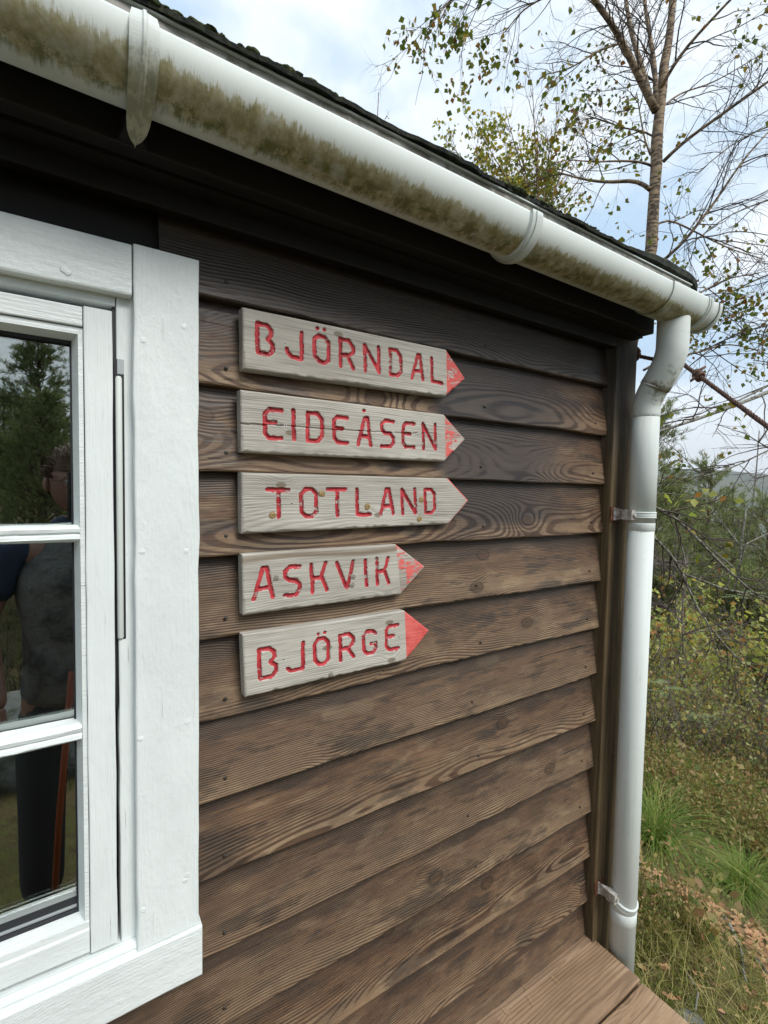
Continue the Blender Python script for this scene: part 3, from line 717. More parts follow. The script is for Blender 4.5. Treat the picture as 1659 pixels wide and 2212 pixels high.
    for (x, y) in sg['screws']:
        p = pt(x, y)-org; v, f = sph((0, 0, 0), .0029, (1, .2, 1), 12, 6); mk('screw', v, f, M['screw'], root, True, (p[0], .0004, p[1]))
        v, f = sph((0, 0, 0), .0012, (1, .3, 1), 6, 4); mk('screw_recess', v, f, M['darkscrew'], root, True, (p[0], -.0006, p[1]))
    for kn in sg.get('knots', []):
        p = pt(kn[0], kn[1])-org; v, f = sph((0, 0, 0), .0068 if len(kn) == 2 else .0055, (1, .22, .95), 14, 8)
        v = v+rg.normal(0, .00025, v.shape)
        o = mk('knot', v, f, M['resin'] if len(kn) == 2 else M['greyknot'], root, True, (p[0], .0004, p[1]))
M['resin'] = mat_simple('resin_knot', (.36, .25, .10), .5, 0, .5, 420, (.13, .085, .04), .5)
M['greyknot'] = mat_simple('grey_knot', (.15, .135, .11), .6, 0, .4, 500, (.30, .27, .23), .5)
for i, sg in enumerate(SIGNS):
    M['tip%d' % i] = mat_sign(2, sg['wear']); make_sign(sg, i)

# ------------------------------------------------------------------ GUTTER
GY, GZ, GR = .81, .607, q(.0622)
def trough(x0, x1, R, a0=-6, a1=186, nseg=22, th=.0022, nx=1, rim=True):
    """half round channel swept along x; angle measured from the front lip (-y) through the bottom"""
    prof = []
    if rim:
        prof += [(-R*math.cos(rad(a0))+.0045, -R*math.sin(rad(a0))-.004), (-R*math.cos(rad(a0))+.0045, -R*math.sin(rad(a0))+.002), (-R*math.cos(rad(a0))+.0005, -R*math.sin(rad(a0))+.003)]
    for i in range(nseg+1):
        a = rad(a0+(a1-a0)*i/nseg); prof.append((-R*math.cos(a), -R*math.sin(a)))
    for i in range(nseg, -1, -1):
        a = rad(a0+(a1-a0)*i/nseg); prof.append((-(R-th)*math.cos(a), -(R-th)*math.sin(a)))
    V = []; k = len(prof)
    for i in range(nx+1):
        x = x0+(x1-x0)*i/nx
        for (y, z) in prof: V.append((x, y, z))
    F = [(i*k+j, i*k+(j+1) % k, (i+1)*k+(j+1) % k, (i+1)*k+j) for i in range(nx) for j in range(k)]
    for i in (0, nx):
        c = i*k; off = 3 if rim else 0
        for j in range(nseg): F.append((c+off+j, c+off+j+1, c+k-2-j, c+k-1-j))
    return V, F
gut = thing('rain_gutter', 'white half round gutter under the roof edge, streaked with green algae', 'gutter', (0, q(GY), q(GZ)+CAMZ))
xs1 = q(U(1452, 640, GY-.06)[0]); xe = q(1.795)
def gp(name, V, F, mat, sm=True): 
    o = mk(name, V, F, mat, gut, sm)
    return o
gp('trough', *trough(q(WL), xs1+.03, GR, nx=40), M['gutter'])
xo1 = q(U(1530, 690, GY-.062)[0])
gp('outlet_sleeve', *trough(xs1, xo1-.002, GR+.0032, nx=4), M['gutter'])
gp('trough', *trough(xo1-.03, xe-.004, GR-.0002, nx=2), M['pipe'])
gp('end_cap_rim', *trough(xe-.012, xe, GR+.0035, nx=1), M['pipe'])
V = [(0, -(GR+.001)*math.cos(rad(a)), -(GR+.001)*math.sin(rad(a))) for a in range(-4, 185, 6)]; n = len(V); V += [(.003, y, z) for _, y, z in V]
gp('end_cap', [(xe-.004+a, b_, c_) for a, b_, c_ in V], [tuple(range(n)), tuple(range(2*n-1, n-1, -1))]+[(i, (i+1) % n, n+(i+1) % n, n+i) for i in range(n)], M['pipe'], False)
def ring_strap(x, w, name='bracket'):
    gp(name, *trough(x-w/2, x+w/2, GR+.0058, -10, 162, th=.0065, rim=False), M['pipe'])
    gp(name, *trough(x-w*.18, x+w*.18, GR+.0078, -8, 160, th=.004, rim=False), M['pipe'])
ring_strap(q(U(1150, 520, GY-.055)[0]), .026)
ring_strap(q(U(1530, 690, GY-.062)[0])+.002, .020)
# first bracket: flat ridged plate that hangs from the lip and tapers under the trough
def plate_bracket(x):
    prof = []   # (y,z,halfwidth)
    key = np.array([(-14, .004, .012), (0, .006, .0145), (30, .0062, .0143), (60, .0075, .0138), (80, .0105, .013), (95, .016, .012), (105, .0215, .010), (111, .0255, .0070), (115, .029, .0035), (117, .0305, .0012)])
    for a in np.concatenate([np.arange(-14, 90, 4), np.arange(90, 117.1, 2.25)]):
        R_ = GR+np.interp(a, key[:, 0], key[:, 1]); hw_ = np.interp(a, key[:, 0], key[:, 2])
        prof.append((-R_*math.cos(rad(a)), -R_*math.sin(rad(a)), hw_, rad(a)))
    V = []
    for (y, z, h_, a) in prof:
        ny, nz_ = -math.cos(a), -math.sin(a)
        for (dx, dn) in ((-h_, -.004), (-h_, .0), (-h_*.22, .0012), (-h_*.10, .0034), (h_*.10, .0034), (h_*.22, .0012), (h_, .0), (h_, -.004)):
            V.append((x+dx, y+ny*dn, z+nz_*dn))
    k = 8; n = len(prof)
    F = [(i*k+j, (i+1)*k+j, (i+1)*k+(j+1) % k, i*k+(j+1) % k) for i in range(n-1) for j in range(k)]
    F += [tuple(range(k)), tuple(range(n*k-1, (n-1)*k-1, -1))]
    gp('bracket', V, F, M['strap'], False)
    V = [(x+s*w_, y, z) for s in (-1, 1) for (y, z, w_) in ((.008, -GR-.002, .006), (q(.885-GY)-.001, -GR*.75, .016), (q(.885-GY)-.001, -GR*1.22, .016), (.030, -GR-.012, .004))]
    mk('bracket_arm', V, [(0, 1, 2, 3), (7, 6, 5, 4), (0, 4, 5, 1), (1, 5, 6, 2), (2, 6, 7, 3), (3, 7, 4, 0)], M['dark'], gut)
plate_bracket(q(U(313, 190, GY-.065)[0]))

# ------------------------------------------------------------------ DOWNPIPE
PX, PY, PR = q(1.640), q(.895), q(.0418)
pipe = thing('downpipe', 'white plastic downpipe with double bend beside the cabin corner', 'downpipe', (PX, PY, 0))
OY = q(.815)-PY
Z = lambda u: q(u)+CAMZ
def pp(name, P, R, mat, sides=28, sm=True):
    v, f = frame_tube(P, R, sides); return mk(name, v, f, mat, pipe, sm, None)
zj = .262
pp('pipe', [(0, 0, .18), (0, 0, 1.0), (0, 0, Z(-.10))], PR, M['pipe'])
pp('pipe', [(0, 0, Z(-.102)), (0, 0, Z(.1)), (0, 0, Z(zj))], PR*1.03, M['pipe'])
pp('pipe_collar', [(0, 0, Z(-.128)), (0, 0, Z(-.1265)), (0, 0, Z(-.104)), (0, 0, Z(-.1015))], [PR*1.005, PR*1.045, PR*1.045, PR*1.035], M['pipe'])
def arc(p0, p1, p2, n=9):
    p0, p1, p2 = map(np.array, (p0, p1, p2)); return [tuple((1-s)**2*p0+2*s*(1-s)*p1+s*s*p2) for s in np.linspace(0, 1, n)]
def elbow(P, R):
    v, f = frame_tube(P, R, 28); v = v-np.array([0, 0, Z(zj)]); return mk('elbow', v, f, M['elbow'], pipe, True, (0, 0, Z(zj)))
OX = q(1.632)-PX
mid = (OX*.5, OY*.47, Z(.368))
lo_ = [(0, 0, Z(zj)-.012), (0, 0, Z(zj)), (0, 0, Z(zj+.008))]+arc((0, 0, Z(zj+.020)), (0, 0, Z(.312)), mid)[1:]
elbow(lo_, [PR*1.01, PR*1.06]+[PR*1.06]*(len(lo_)-2))
up_ = arc((OX*.42, OY*.36, Z(.352)), (OX, OY*1.02, Z(.425)), (OX, OY, Z(.475)), 9)+[(OX, OY, Z(.545)), (OX, OY, Z(.575))]
elbow(up_, [PR*1.12]*len(up_))
pp('joint_ring', [(OX*.42, OY*.36, Z(.352)), (OX*.435, OY*.385, Z(.3565))], PR*1.135, M['pipe'])
pp('joint_ring', [(OX, OY, Z(.505)), (OX, OY, Z(.508))], PR*1.12, M['pipe'])
def clamp(zu, tilt=0.0):
    z = Z(zu)
    v, f = frame_tube([(0, 0, -.0085), (0, 0, -.0075), (0, 0, .0075), (0, 0, .0085)], [PR*1.06, PR*1.09, PR*1.09, PR*1.06], 32)
    mk('clamp', v, f, M['pipe'], pipe, True, (0, 0, z), (tilt, 0, 0))
    for dz in (-.0062, .0062):
        v, f = frame_tube([(0, 0, dz-.001), (0, 0, dz+.001)], PR*1.115, 32)
        mk('clamp_rim', v, f, M['pipe'], pipe, True, (0, 0, z), (tilt, 0, 0))
    yw = q(.96)-PY; bx_ = -PR*1.02
    z2 = z+(.018 if tilt else 0)
    v, f = box(bx_-.016, bx_+.004, -.002, PR*.10+.020, z2-.013, z2+.013); mk('clamp_box', v, f, M['zinc'], pipe)
    v, f = frame_tube([(bx_-.006, -.001, z2), (bx_-.006, -.007, z2)], .0058, 6); mk('bolt', v, f, M['zinc'], pipe)
    V = [(bx_+.004, PR*.1+.018, z2-.010), (bx_+.004, PR*.1+.018, z2+.010), (bx_-.016, yw-.003, z2+.017), (bx_-.016, yw-.003, z2-.017), (bx_-.014, PR*.1+.018, z2-.010), (bx_-.014, PR*.1+.018, z2+.010), (bx_-.012, yw-.003, z2+.017), (bx_-.012, yw-.003, z2-.017)]
    mk('clamp_arm', V, [(0, 1, 2, 3), (7, 6, 5, 4), (0, 4, 5, 1), (1, 5, 6, 2), (2, 6, 7, 3), (3, 7, 4, 0)], M['zinc'], pipe)
    v, f = box(bx_-.028, bx_+.008, yw-.003, yw, z2-.019, z2+.019); mk('wall_plate', v, f, M['rust'], pipe)
clamp(-.075); 
clamp(U(1345, 1960, .895)[2]+.03, rad(24))
zc2 = U(1345, 1960, .895)[2]
pp('pipe_collar', [(0, 0, Z(zc2)-.034), (0, 0, Z(zc2)-.033), (0, 0, Z(zc2)-.002), (0, 0, Z(zc2)-.001)], [PR*1.005, PR*1.035, PR*1.035, PR*1.0], M['pipe'])

# ------------------------------------------------------------------ BENCH
M['bench'] = None
def mat_bench():
    mt, t = newmat('stained_bench'); w = wood_core(t, .0075, .9)
    n = t.noise(t.v('MULTIPLY', w['p'], (4, 10, 14)), 1.0, 4.0, .6)
    col = t.ramp(n, [(.3, (.24, .150, .085)), (.52, (.37, .245, .145)), (.72, (.50, .35, .22))])
    col = t.mix(t.ss(w['rnd'], 0, 1, 0, .5), col, (.175, .120, .088))
    col = t.mix(t.m('MULTIPLY', t.ss(w['ring'], .4, .8), .42), col, (.10, .055, .034))
    col = t.mix(t.m('MULTIPLY', t.ss(w['fib'], .48, .7), .42), col, (.085, .05, .033))
    col = t.mix(t.m('MULTIPLY', w['knot'], .35), col, (.09, .045, .028))
    t.out(t.pbsdf(col, .72, t.bump(w['fib'], .5, .0010), .25)); return mt
M['bench'] = mat_bench()
bz = -1.613
bench = thing('wooden_bench', 'brown stained plank bench against the cabin wall by the downpipe', 'bench', (0, 0, 0))
p1 = U(1362, 2105, 1.0); sc_ = bz/p1[2]; c1 = p1*sc_   # front corner of plank 1 on the plane z=bz
def zplane(px, py, zu): r = ray(px, py); return r*(zu/r[2])
c0 = zplane(1266, 2009, bz); c1 = zplane(1363, 2103, bz); d0 = zplane(1380, 2114, bz); 
yb = .985; w1 = (yb-c1[1])
xe1 = (c0[0]+c1[0])/2
def plank(x0, x1, y0, y1, z1, th, seed):
    v, f = bbox(0, x1-x0, 0, y1-y0, -th, 0, .004, .0004, seed, 20)
    # plank lies flat: rings profile uses z as width -> rotate so that local z = width
    V = [(a, -c_, b_) for a, b_, c_ in v]
    return mk('seat_plank', V, [tuple(reversed(g)) for g in f], M['bench'], bench, False, (x0, y0, z1), None)
def plank2(x0, x1, y0, y1, z1, th, seed):
    # local x along, local z across (width), local y = thickness downwards
    v, f = bbox(0, x1-x0, 0, th, 0, y1-y0, .004, .0004, seed, 20)
    o = mk('seat_plank', v, f, M['bench'], bench, False, (x0, y1, z1), (-math.pi/2, 0, 0)); return o
print('bench', c0, c1, d0)
plank2(q(-.4), q(xe1), q(c1[1]), q(.966), Z(bz), .046, 1)
plank2(q(-.4), q(xe1)+.004, q(d0[1])-.145, q(d0[1])-.0, Z(bz)-.004, .046, 2)
plank2(q(-.4), q(xe1)-.002, q(d0[1])-.303, q(d0[1])-.155, Z(bz)-.003, .046, 3)
for x in (-.3, .55, 1.40):
    v, f = bbox(0, .38, 0, .045, -.06, .03, .003); mk('cross_rail', v, f, M['bench'], bench, False, (q(x), q(.97), Z(bz)-.078), (0, 0, -math.pi/2))
    for y in (q(.93)-.02, q(.93)-.36):
        v, f = bbox(0, Z(bz)-.11+.35, 0, .07, -.035, .035, .003); mk('leg', v, f, M['bench'], bench, False, (q(x)+.03, y-.03, -.35), (0, -math.pi/2, 0))
M['needle'] = mat_simple('dry_needle', (.50, .36, .15), .6)
rg = np.random.default_rng(3)
for (px, py) in ((1133, 2135), (1187, 2067), (1150, 2168), (1203, 2121), (1096, 2190)):
    p = zplane(px, py, bz)*S; a = rg.uniform(1.2, 2.2); L = rg.uniform(.010, .018)
    P_ = [(p[0]+L*s*math.cos(a), p[1]+L*s*math.sin(a)+.004*s*s, p[2]+CAMZ+.0015+.002*s*s) for s in np.linspace(-1, 1, 6)]
    v, f = frame_tube(P_, .0006, 4); tag(mk('pine_needle', v, f, M['needle']), 'dry yellow pine needle lying on the bench plank', 'pine needle', 'fallen pine needles on the bench')

# ------------------------------------------------------------------ WIRE ROPE
A_ = Wd(np.array([1.705, 1.005, .500])); Bp = PW(1659, 922, 1.00)
Pm = PW(1480, 790, 1.28)
dirn = (Bp-Pm)/np.linalg.norm(Bp-Pm)
rope = thing('wire_rope', 'rusty twisted wire rope running from the cabin corner down to the right', 'rope', A_)
pts = [A_, A_*.5+Pm*.5+np.array([0, 0, .0])]+[Pm+dirn*s for s in np.linspace(0, 3.4, 60)]
pts = np.array(pts); pts = pts[pts[:, 2] > -.1]
seg = np.concatenate([[0], np.cumsum(np.linalg.norm(np.diff(pts, axis=0), axis=1))]); fine = np.arange(0, seg[-1], .003)
C = np.column_stack([np.interp(fine, seg, pts[:, i]) for i in range(3)])
T = np.gradient(C, axis=0); T /= np.linalg.norm(T, axis=1)[:, None]; u1 = np.cross(T, [0, 0, 1.0]); u1 /= np.linalg.norm(u1, axis=1)[:, None]; u2 = np.cross(T, u1)
for s in range(6):
    a = fine/.0085*.9+s*math.pi/3
    P_ = C+.0034*(np.cos(a)[:, None]*u1+np.sin(a)[:, None]*u2)
    v, f = frame_tube(P_, .0020, 5); v = v-A_; mk('strand', v, f, M['rope'], rope, True)
kc = min((Pm+dirn*s_ for s_ in np.linspace(0, .3, 200)), key=lambda p_: abs((p_-np.array([0, 0, CAMZ]))@CR/((p_-np.array([0, 0, CAMZ]))@CF)*FPX+829.5-1508))
def torus(c, ax, R, r, n=16, m=8, t0=0, t1=2*math.pi):
    ax = np.array(ax)/np.linalg.norm(ax); u = np.cross(ax, [0, 0, 1.0]); u /= np.linalg.norm(u); w = np.cross(ax, u)
    return frame_tube([c+R*(math.cos(a)*u+math.sin(a)*w) for a in np.linspace(t0, t1, n)], r, m)
for k, (off, tl) in enumerate(((-.010, .35), (0, -.3), (.010, .2))):
    v, f = torus(kc+dirn*off, dirn+np.array([tl, 0, tl]), .0095, .0042); mk('knot', v-A_, f, M['rope'], rope, True)
for s, dv in enumerate(((.5, -.3, .55), (-.75, .2, -.45), (.85, .0, -.2))):
    dv = np.array(dv)/np.linalg.norm(dv); e = kc+dirn*.01*(s-1)
    v, f = frame_tube([e, e+dv*.016, e+dv*.030+dirn*.012*(1 if s == 2 else .3)], [.0042, .004, .003], 7); mk('rope_end', v-A_, f, M['rope'], rope, True)
v, f = torus(Wd(np.array([1.70, .985, .493])), (1, 0, .2), .018, .006); mk('rope_loop', v-A_, f, M['rope'], rope, True)

# ------------------------------------------------------------------ TERRAIN
def smooth(x, a, b):
    t_ = np.clip((x-a)/(b-a), 0, 1); return t_*t_*(3-2*t_)
def hgt(x, y):
    x = np.asarray(x, float); y = np.asarray(y, float)
    s = np.maximum(0, x-1.35+.25*np.maximum(0, y-1.5))
    h = -.30*s*smooth(s, -.2, 2.0) - .06*np.maximum(0, s-8)
    h = np.where(s > 60, -.30*60-.06*52-.10*(s-60), h)
    h = np.maximum(h, -95)
    near = np.exp(-(s/40)**2)
    h = h+near*(.07*np.sin(x*1.7+y*.6)+.06*np.sin(y*2.1-x*.8+1)+.03*np.sin(x*4.3+2)*np.sin(y*3.9))*smooth(np.hypot(x, y-.5), 1.4, 2.6)
    back = np.maximum(0, -y-1.2); h = h+np.where(x < 3, .015*np.minimum(back, 12)*smooth(back, 0, 3), 0)
    r = np.hypot(x, y)
    h = h+smooth(r, 1500, 3200)*(150+90*np.sin(np.arctan2(x, y)*5.0+1.1)+50*np.sin(np.arctan2(x, y)*13))*(x > 0)
    return h
rr = np.concatenate([[0], np.geomspace(.5, 6500, 190)]); th = np.linspace(0, 2*math.pi, 241)[:-1]
X = (rr[:, None]*np.sin(th)); Y = (rr[:, None]*np.cos(th)); Zt = hgt(X, Y)
Zt = Zt+RNG.normal(0, .008, Zt.shape)*(X > 1.6)*(rr[:, None] < 20)
Vt = np.column_stack([X.ravel(), Y.ravel(), Zt.ravel()])
i_, j_ = np.meshgrid(np.arange(len(rr)-1), np.arange(240), indexing='ij'); a = (i_*240+j_).ravel(); b = (i_*240+(j_+1) % 240).ravel()
def mat_ground():
    mt, t = newmat('heath_ground'); pos = t.n('ShaderNodeNewGeometry').outputs['Position']
    n = t.noise(pos, 2.2, 6.0, .65); n2 = t.noise(pos, 14.0, 5.0, .7); n3 = t.noise(pos, 70.0, 4.0, .7)
    col = t.ramp(n, [(.32, (.10, .105, .030)), (.48, (.16, .145, .050)), (.60, (.19, .130, .065)), (.72, (.085, .080, .034))])
    col = t.mix(t.ss(n2, .45, .65), col, (.125, .085, .048)); col = t.mix(t.ss(n3, .5, .7), col, (.040, .035, .015))
    far = t.ss(t.xyz(pos)[0], 120, 500)
    fc = t.mix(t.ss(t.noise(pos, .004, 5.0, .6), .4, .6), (.030, .045, .022), (.07, .075, .035))
    col = t.mix(far, col, fc)
    t.out(t.pbsdf(col, .95, t.bump(t.m('ADD', n2, n3), .8, .03), .15)); return mt
M['ground'] = mat_ground()
g = mk('ground', Vt, np.column_stack([a, a+240, b+240, b]), M['ground'], None, True); g['kind'] = 'structure'
def G(px, py, maxd=80):                  # pixel -> point on the terrain
    r = ray(px, py); d = .3
    while d < maxd:
        p = r*d+np.array([0, 0, CAMZ])
        if p[2] < hgt(p[0], p[1]): return np.array([p[0], p[1], float(hgt(p[0], p[1]))])
        d += .02 if d < 8 else .1
    return p
print('G corner', G(1659, 2212), G(1430, 1790), G(1563, 1593), G(1600, 1300))

# ------------------------------------------------------------------ PLANTS
L_BIRCH = [(0, (.075, .11, .020)), (.30, (.13, .17, .030)), (.5, (.20, .22, .035)), (.68, (.19, .165, .025)), (.84, (.30, .20, .030)), (.93, (.26, .10, .03)), (1, (.12, .06, .03))]
L_HEATH = [(0, (0.094, 0.131, 0.038)), (.22, (0.189, 0.225, 0.065)), (.42, (0.304, 0.297, 0.094)), (.58, (0.377, 0.290, 0.116)), (.74, (0.319, 0.167, 0.087)), (.88, (0.522, 0.420, 0.189)), (1, (0.160, 0.094, 0.058))]
M['heath_dark'] = mat_leaf('dull_grass', [(0, (.03, .03, .015)), (.6, (.07, .06, .03)), (1, (.12, .10, .06))], .1)
M['birch_leaf'] = mat_leaf('birch_leaf', L_BIRCH, .45)
M['green_birch'] = mat_leaf('green_birch_leaf', [(0, (.16, .20, .03)), (.5, (.28, .30, .045)), (.8, (.46, .38, .045)), (1, (.50, .30, .04))], .5)
M['heath'] = mat_leaf('heath_leaf', L_HEATH, .45)
M['thicket'] = mat_leaf('thicket_leaf', [(0, (.20, .25, .08)), (.35, (.34, .36, .14)), (.6, (.44, .42, .18)), (.8, (.46, .34, .11)), (.92, (.42, .20, .07)), (1, (.20, .13, .08))], .4)
M['bush_leaf'] = mat_leaf('bush_leaf', [(0, (.30, .37, .09)), (.4, (.44, .49, .13)), (.65, (.56, .53, .17)), (.82, (.55, .40, .10)), (.93, (.50, .22, .06)), (1, (.22, .15, .09))], .5)
M['dry'] = mat_leaf('dry_leaf', [(0, (.20, .085, .04)), (.3, (.46, .23, .11)), (.6, (.58, .34, .18)), (.8, (.16, .07, .04)), (1, (.50, .38, .17))], .15)
M['grass'] = mat_leaf('grass_blade', [(0, (0.135, 0.176, 0.035)), (.4, (0.243, 0.250, 0.057)), (.7, (0.432, 0.365, 0.135)), (1, (0.594, 0.486, 0.243))], .3)
M['tussock'] = mat_leaf('tussock_blade', [(0, (0.098, 0.182, 0.026)), (.6, (0.182, 0.286, 0.046)), (.85, (0.299, 0.351, 0.078)), (1, (0.546, 0.455, 0.195))], .3)
M['pine'] = mat_leaf('pine_needles', [(0, (.13, .17, .07)), (.5, (.21, .25, .11)), (.85, (.31, .33, .15)), (1, (.42, .34, .17))], .35)
M['rowan'] = mat_leaf('rowan_leaf', [(0, (.20, .27, .12)), (.6, (.30, .36, .18)), (1, (.33, .34, .12))], .45)
M['moss_g'] = mat_leaf('moss_tip', [(0, (.10, .12, .02)), (.5, (.16, .17, .03)), (1, (.09, .09, .025))], .2)
def mat_bark(name, pale, dark, lo, hi, sc=(6, 6, 40)):
    mt, t = newmat(name); co = t.n('ShaderNodeNewGeometry').outputs['Position']
    n = t.noise(t.v('MULTIPLY', co, sc), 1.0, 5.0, .65); n2 = t.noise(co, 30.0, 5.0, .7)
    col = t.mix(t.ss(n, lo, hi), dark, pale); col = t.mix(t.ss(n2, .5, .68), col, tuple(.5*(a+b) for a, b in zip(pale, dark)))
    t.out(t.pbsdf(col, .8, t.bump(t.m('ADD', n, n2), .6, .004), .3)); return mt
M['birch_bark'] = mat_bark('birch_bark', (.33, .24, .15), (.060, .045, .035), .42, .56, (14, 14, 46))
M['twig'] = mat_bark('twig_bark', (.25, .21, .18), (.095, .078, .068), .3, .7)
M['twig_dark'] = mat_bark('dark_twig_bark', (.105, .078, .062), (.045, .034, .030), .3, .7)
M['lichen'] = mat_bark('lichen_bark', (.30, .30, .25), (.07, .055, .04), .42, .58, (30, 30, 30))
M['pine_bark'] = mat_bark('pine_bark', (.16, .09, .055), (.05, .035, .028), .35, .65)

def tubes(P, R, sides=3):
    """many branches at once: P (n,k,3), R (n,k)"""
    n, k, _ = P.shape; T = np.gradient(P, axis=1); T /= np.linalg.norm(T, axis=2, keepdims=True)+1e-9
    ref = np.where(np.abs(T[..., 2:3]) < .9, np.array([0, 0, 1.0]), np.array([1.0, 0, 0]))
    u = np.cross(T, ref); u /= np.linalg.norm(u, axis=2, keepdims=True)+1e-9; w = np.cross(T, u)
    an = np.arange(sides)*2*math.pi/sides
    V = P[:, :, None, :]+R[:, :, None, None]*(np.cos(an)[None, None, :, None]*u[:, :, None, :]+np.sin(an)[None, None, :, None]*w[:, :, None, :])
    V = V.reshape(-1, 3)
    bi, ki, si = np.meshgrid(np.arange(n), np.arange(k-1), np.arange(sides), indexing='ij')
    a = (bi*k+ki)*sides+si; b = (bi*k+ki)*sides+(si+1) % sides
    return V, np.column_stack([a.ravel(), b.ravel(), (b+sides).ravel(), (a+sides).ravel()])
def grow(P, R, n, L, ang, r0, droop, wob, rg, k=7, tmin=.15, tmax=1.0, up=0.0):
    """n children on the parents P,R"""
    pl = np.linalg.norm(np.diff(P, axis=1), axis=2).sum(1); pi = rg.choice(len(P), n, p=pl/pl.sum())
    t_ = rg.uniform(tmin, tmax, n)*(P.shape[1]-1.001); i0 = t_.astype(int); f = (t_-i0)[:, None]
    base = P[pi, i0]*(1-f)+P[pi, i0+1]*f; tan = P[pi, i0+1]-P[pi, i0]; tan /= np.linalg.norm(tan, axis=1)[:, None]+1e-9
    rad_ = R[pi, i0]
    rv = rg.normal(0, 1, (n, 3)); rv -= tan*(rv*tan).sum(1)[:, None]; rv /= np.linalg.norm(rv, axis=1)[:, None]
    a = rg.normal(ang, .22, n)[:, None]; d = tan*np.cos(a)+rv*np.sin(a); d[:, 2] += up; d /= np.linalg.norm(d, axis=1)[:, None]
    ln = L*rg.uniform(.5, 1.25, n)*(1-.35*t_/(P.shape[1]-1)); C = np.zeros((n, k, 3)); C[:, 0] = base
    for j in range(1, k):
        d = d+rg.normal(0, wob, (n, 3)); d[:, 2] -= droop; d /= np.linalg.norm(d, axis=1)[:, None]
        C[:, j] = C[:, j-1]+d*(ln/(k-1))[:, None]
    rr_ = np.minimum(r0*rg.uniform(.8, 1.2, n), rad_*.75)
    return C, rr_[:, None]*np.linspace(1, .35, k)[None, :]
def leafquads(Pt, size, rg, hang=.6, shape=(.42, .55)):
    """folded four-sided leaves hanging from the points Pt"""
    n = len(Pt); d = rg.normal(0, 1, (n, 3)); d[:, 2] = d[:, 2]*.5-hang*1.6; d /= np.linalg.norm(d, axis=1)[:, None]
    s = rg.normal(0, 1, (n, 3)); s -= d*(s*d).sum(1)[:, None]; s /= np.linalg.norm(s, axis=1)[:, None]; nn = np.cross(d, s)
    L_ = (size*rg.uniform(.65, 1.2, n))[:, None]; st = d*L_*.35
    o = Pt+st; w = shape[0]
    v0 = o; v1 = o+d*L_*shape[1]*.75+s*L_*w+nn*L_*.12; v2 = o+d*L_; v3 = o+d*L_*shape[1]*.75-s*L_*w+nn*L_*.12
    V = np.stack([v0, v1, v2, v3], 1).reshape(-1, 3); b = np.arange(n)*4
    return V, np.concatenate([np.column_stack([b, b+1, b+2]), np.column_stack([b, b+2, b+3])])
def pack(blocks):
    V = []; F = []; c = 0
    for v, f in blocks: V.append(v); F.append(f+c); c += len(v)
    return np.concatenate(V), np.concatenate(F)
def resamp(pts, k):
    pts = np.array(pts); s = np.concatenate([[0], np.cumsum(np.linalg.norm(np.diff(pts, axis=0), axis=1))])
    # smooth interpolation
    u = np.linspace(0, s[-1], k); P = np.column_stack([np.interp(u, s, pts[:, i]) for i in range(3)])
    for _ in range(2): P[1:-1] = .25*P[:-2]+.5*P[1:-1]+.25*P[2:]
    return P
def limb(pix, r0, r1, k=14):
    P = resamp([PW(a, b, c) for a, b, c in pix], k); return P, np.linspace(r0, r1, k)
def birch(label, base, limbs, seed, n2, n3, n4, L2, L3, L4, leaf, nleaf, trunk=None, leafmat='birch_leaf', group=None, name='birch_tree', droop=.05, bark='birch_bark', limbbark='birch_bark', extra=0, leafk=None):
    rg = np.random.default_rng(seed); root = thing(name, label, 'tree', base, group); base = np.array(base, float)
    if trunk is not None:
        v, f = frame_tube(trunk[0], trunk[1], 14); mk('trunk', v-base, f, M[bark], root, True)
    for P, R in limbs:
        v, f = frame_tube(P, R, 7); mk('limb', v-base, f, M[limbbark], root, True)
    LP = np.stack([resamp(P, 12) for P, R in limbs]); LR = np.stack([np.interp(np.linspace(0, 1, 12), np.linspace(0, 1, len(R)), R) for P, R in limbs])
    A, AR = grow(LP, LR, n2, L2, .75, .006, droop*.4, .13, rg, 9, .12)
    Bq, BR = grow(A, AR, n3, L3, .75, .0026, droop, .17, rg, 8)
    Cq, CR_ = grow(Bq, BR, n4, L4, .7, .0013, droop*1.6, .18, rg, 5)
    V, F = pack([tubes(A, AR, 4), tubes(Bq, BR, 3), tubes(Cq, CR_, 3)])
    o = mk('twigs', V-base, F, M['twig_dark' if bark == 'birch_bark' else 'twig'], root, True); o['kind'] = 'stuff'
    ends = np.concatenate([Cq[:, -1], Cq[:, 2], Bq[:, -1], Bq[:, 5]]); pick = rg.random(len(ends))
    sc_ = np.sin(ends[:, 0]*2.3+ends[:, 2]*3.1+seed)+np.sin(ends[:, 1]*3.7-ends[:, 2]*1.9)   # leaves left in patches
    order = np.argsort(-(sc_+1.6*pick)); sel = np.repeat(ends[order[:max(1, nleaf//2)]], 2, 0); sel = sel+rg.normal(0, .014, sel.shape)
    V, F = leafquads(sel+rg.normal(0, .006, sel.shape), leaf, rg); o = mk('leaves', V-base, F, M[leafmat], root); o['kind'] = 'stuff'
    return root
D1 = 4.3
tb = G(1384, 1750)
trunkP = resamp([PW(1330, 2100, D1), PW(1335, 1500, D1), PW(1345, 1000, D1), PW(1358, 760, D1), PW(1388, 650, D1), PW(1403, 560, D1), PW(1411, 480, D1), PW(1419, 330, D1), PW(1424, 230, D1), PW(1434, 150, D1+.05), PW(1449, 50, D1+.1), PW(1462, -120, D1+.2), PW(1470, -400, D1+.3)], 46)
trunkP = trunkP+np.random.default_rng(1).normal(0, .006, trunkP.shape)
tR = np.interp(np.linspace(0, 1, 46), [0, .25, .55, .70, .80, 1], [.075, .060, .049, .045, .031, .012])
tR = tR*(1+.05*np.sin(np.arange(46)*1.9))
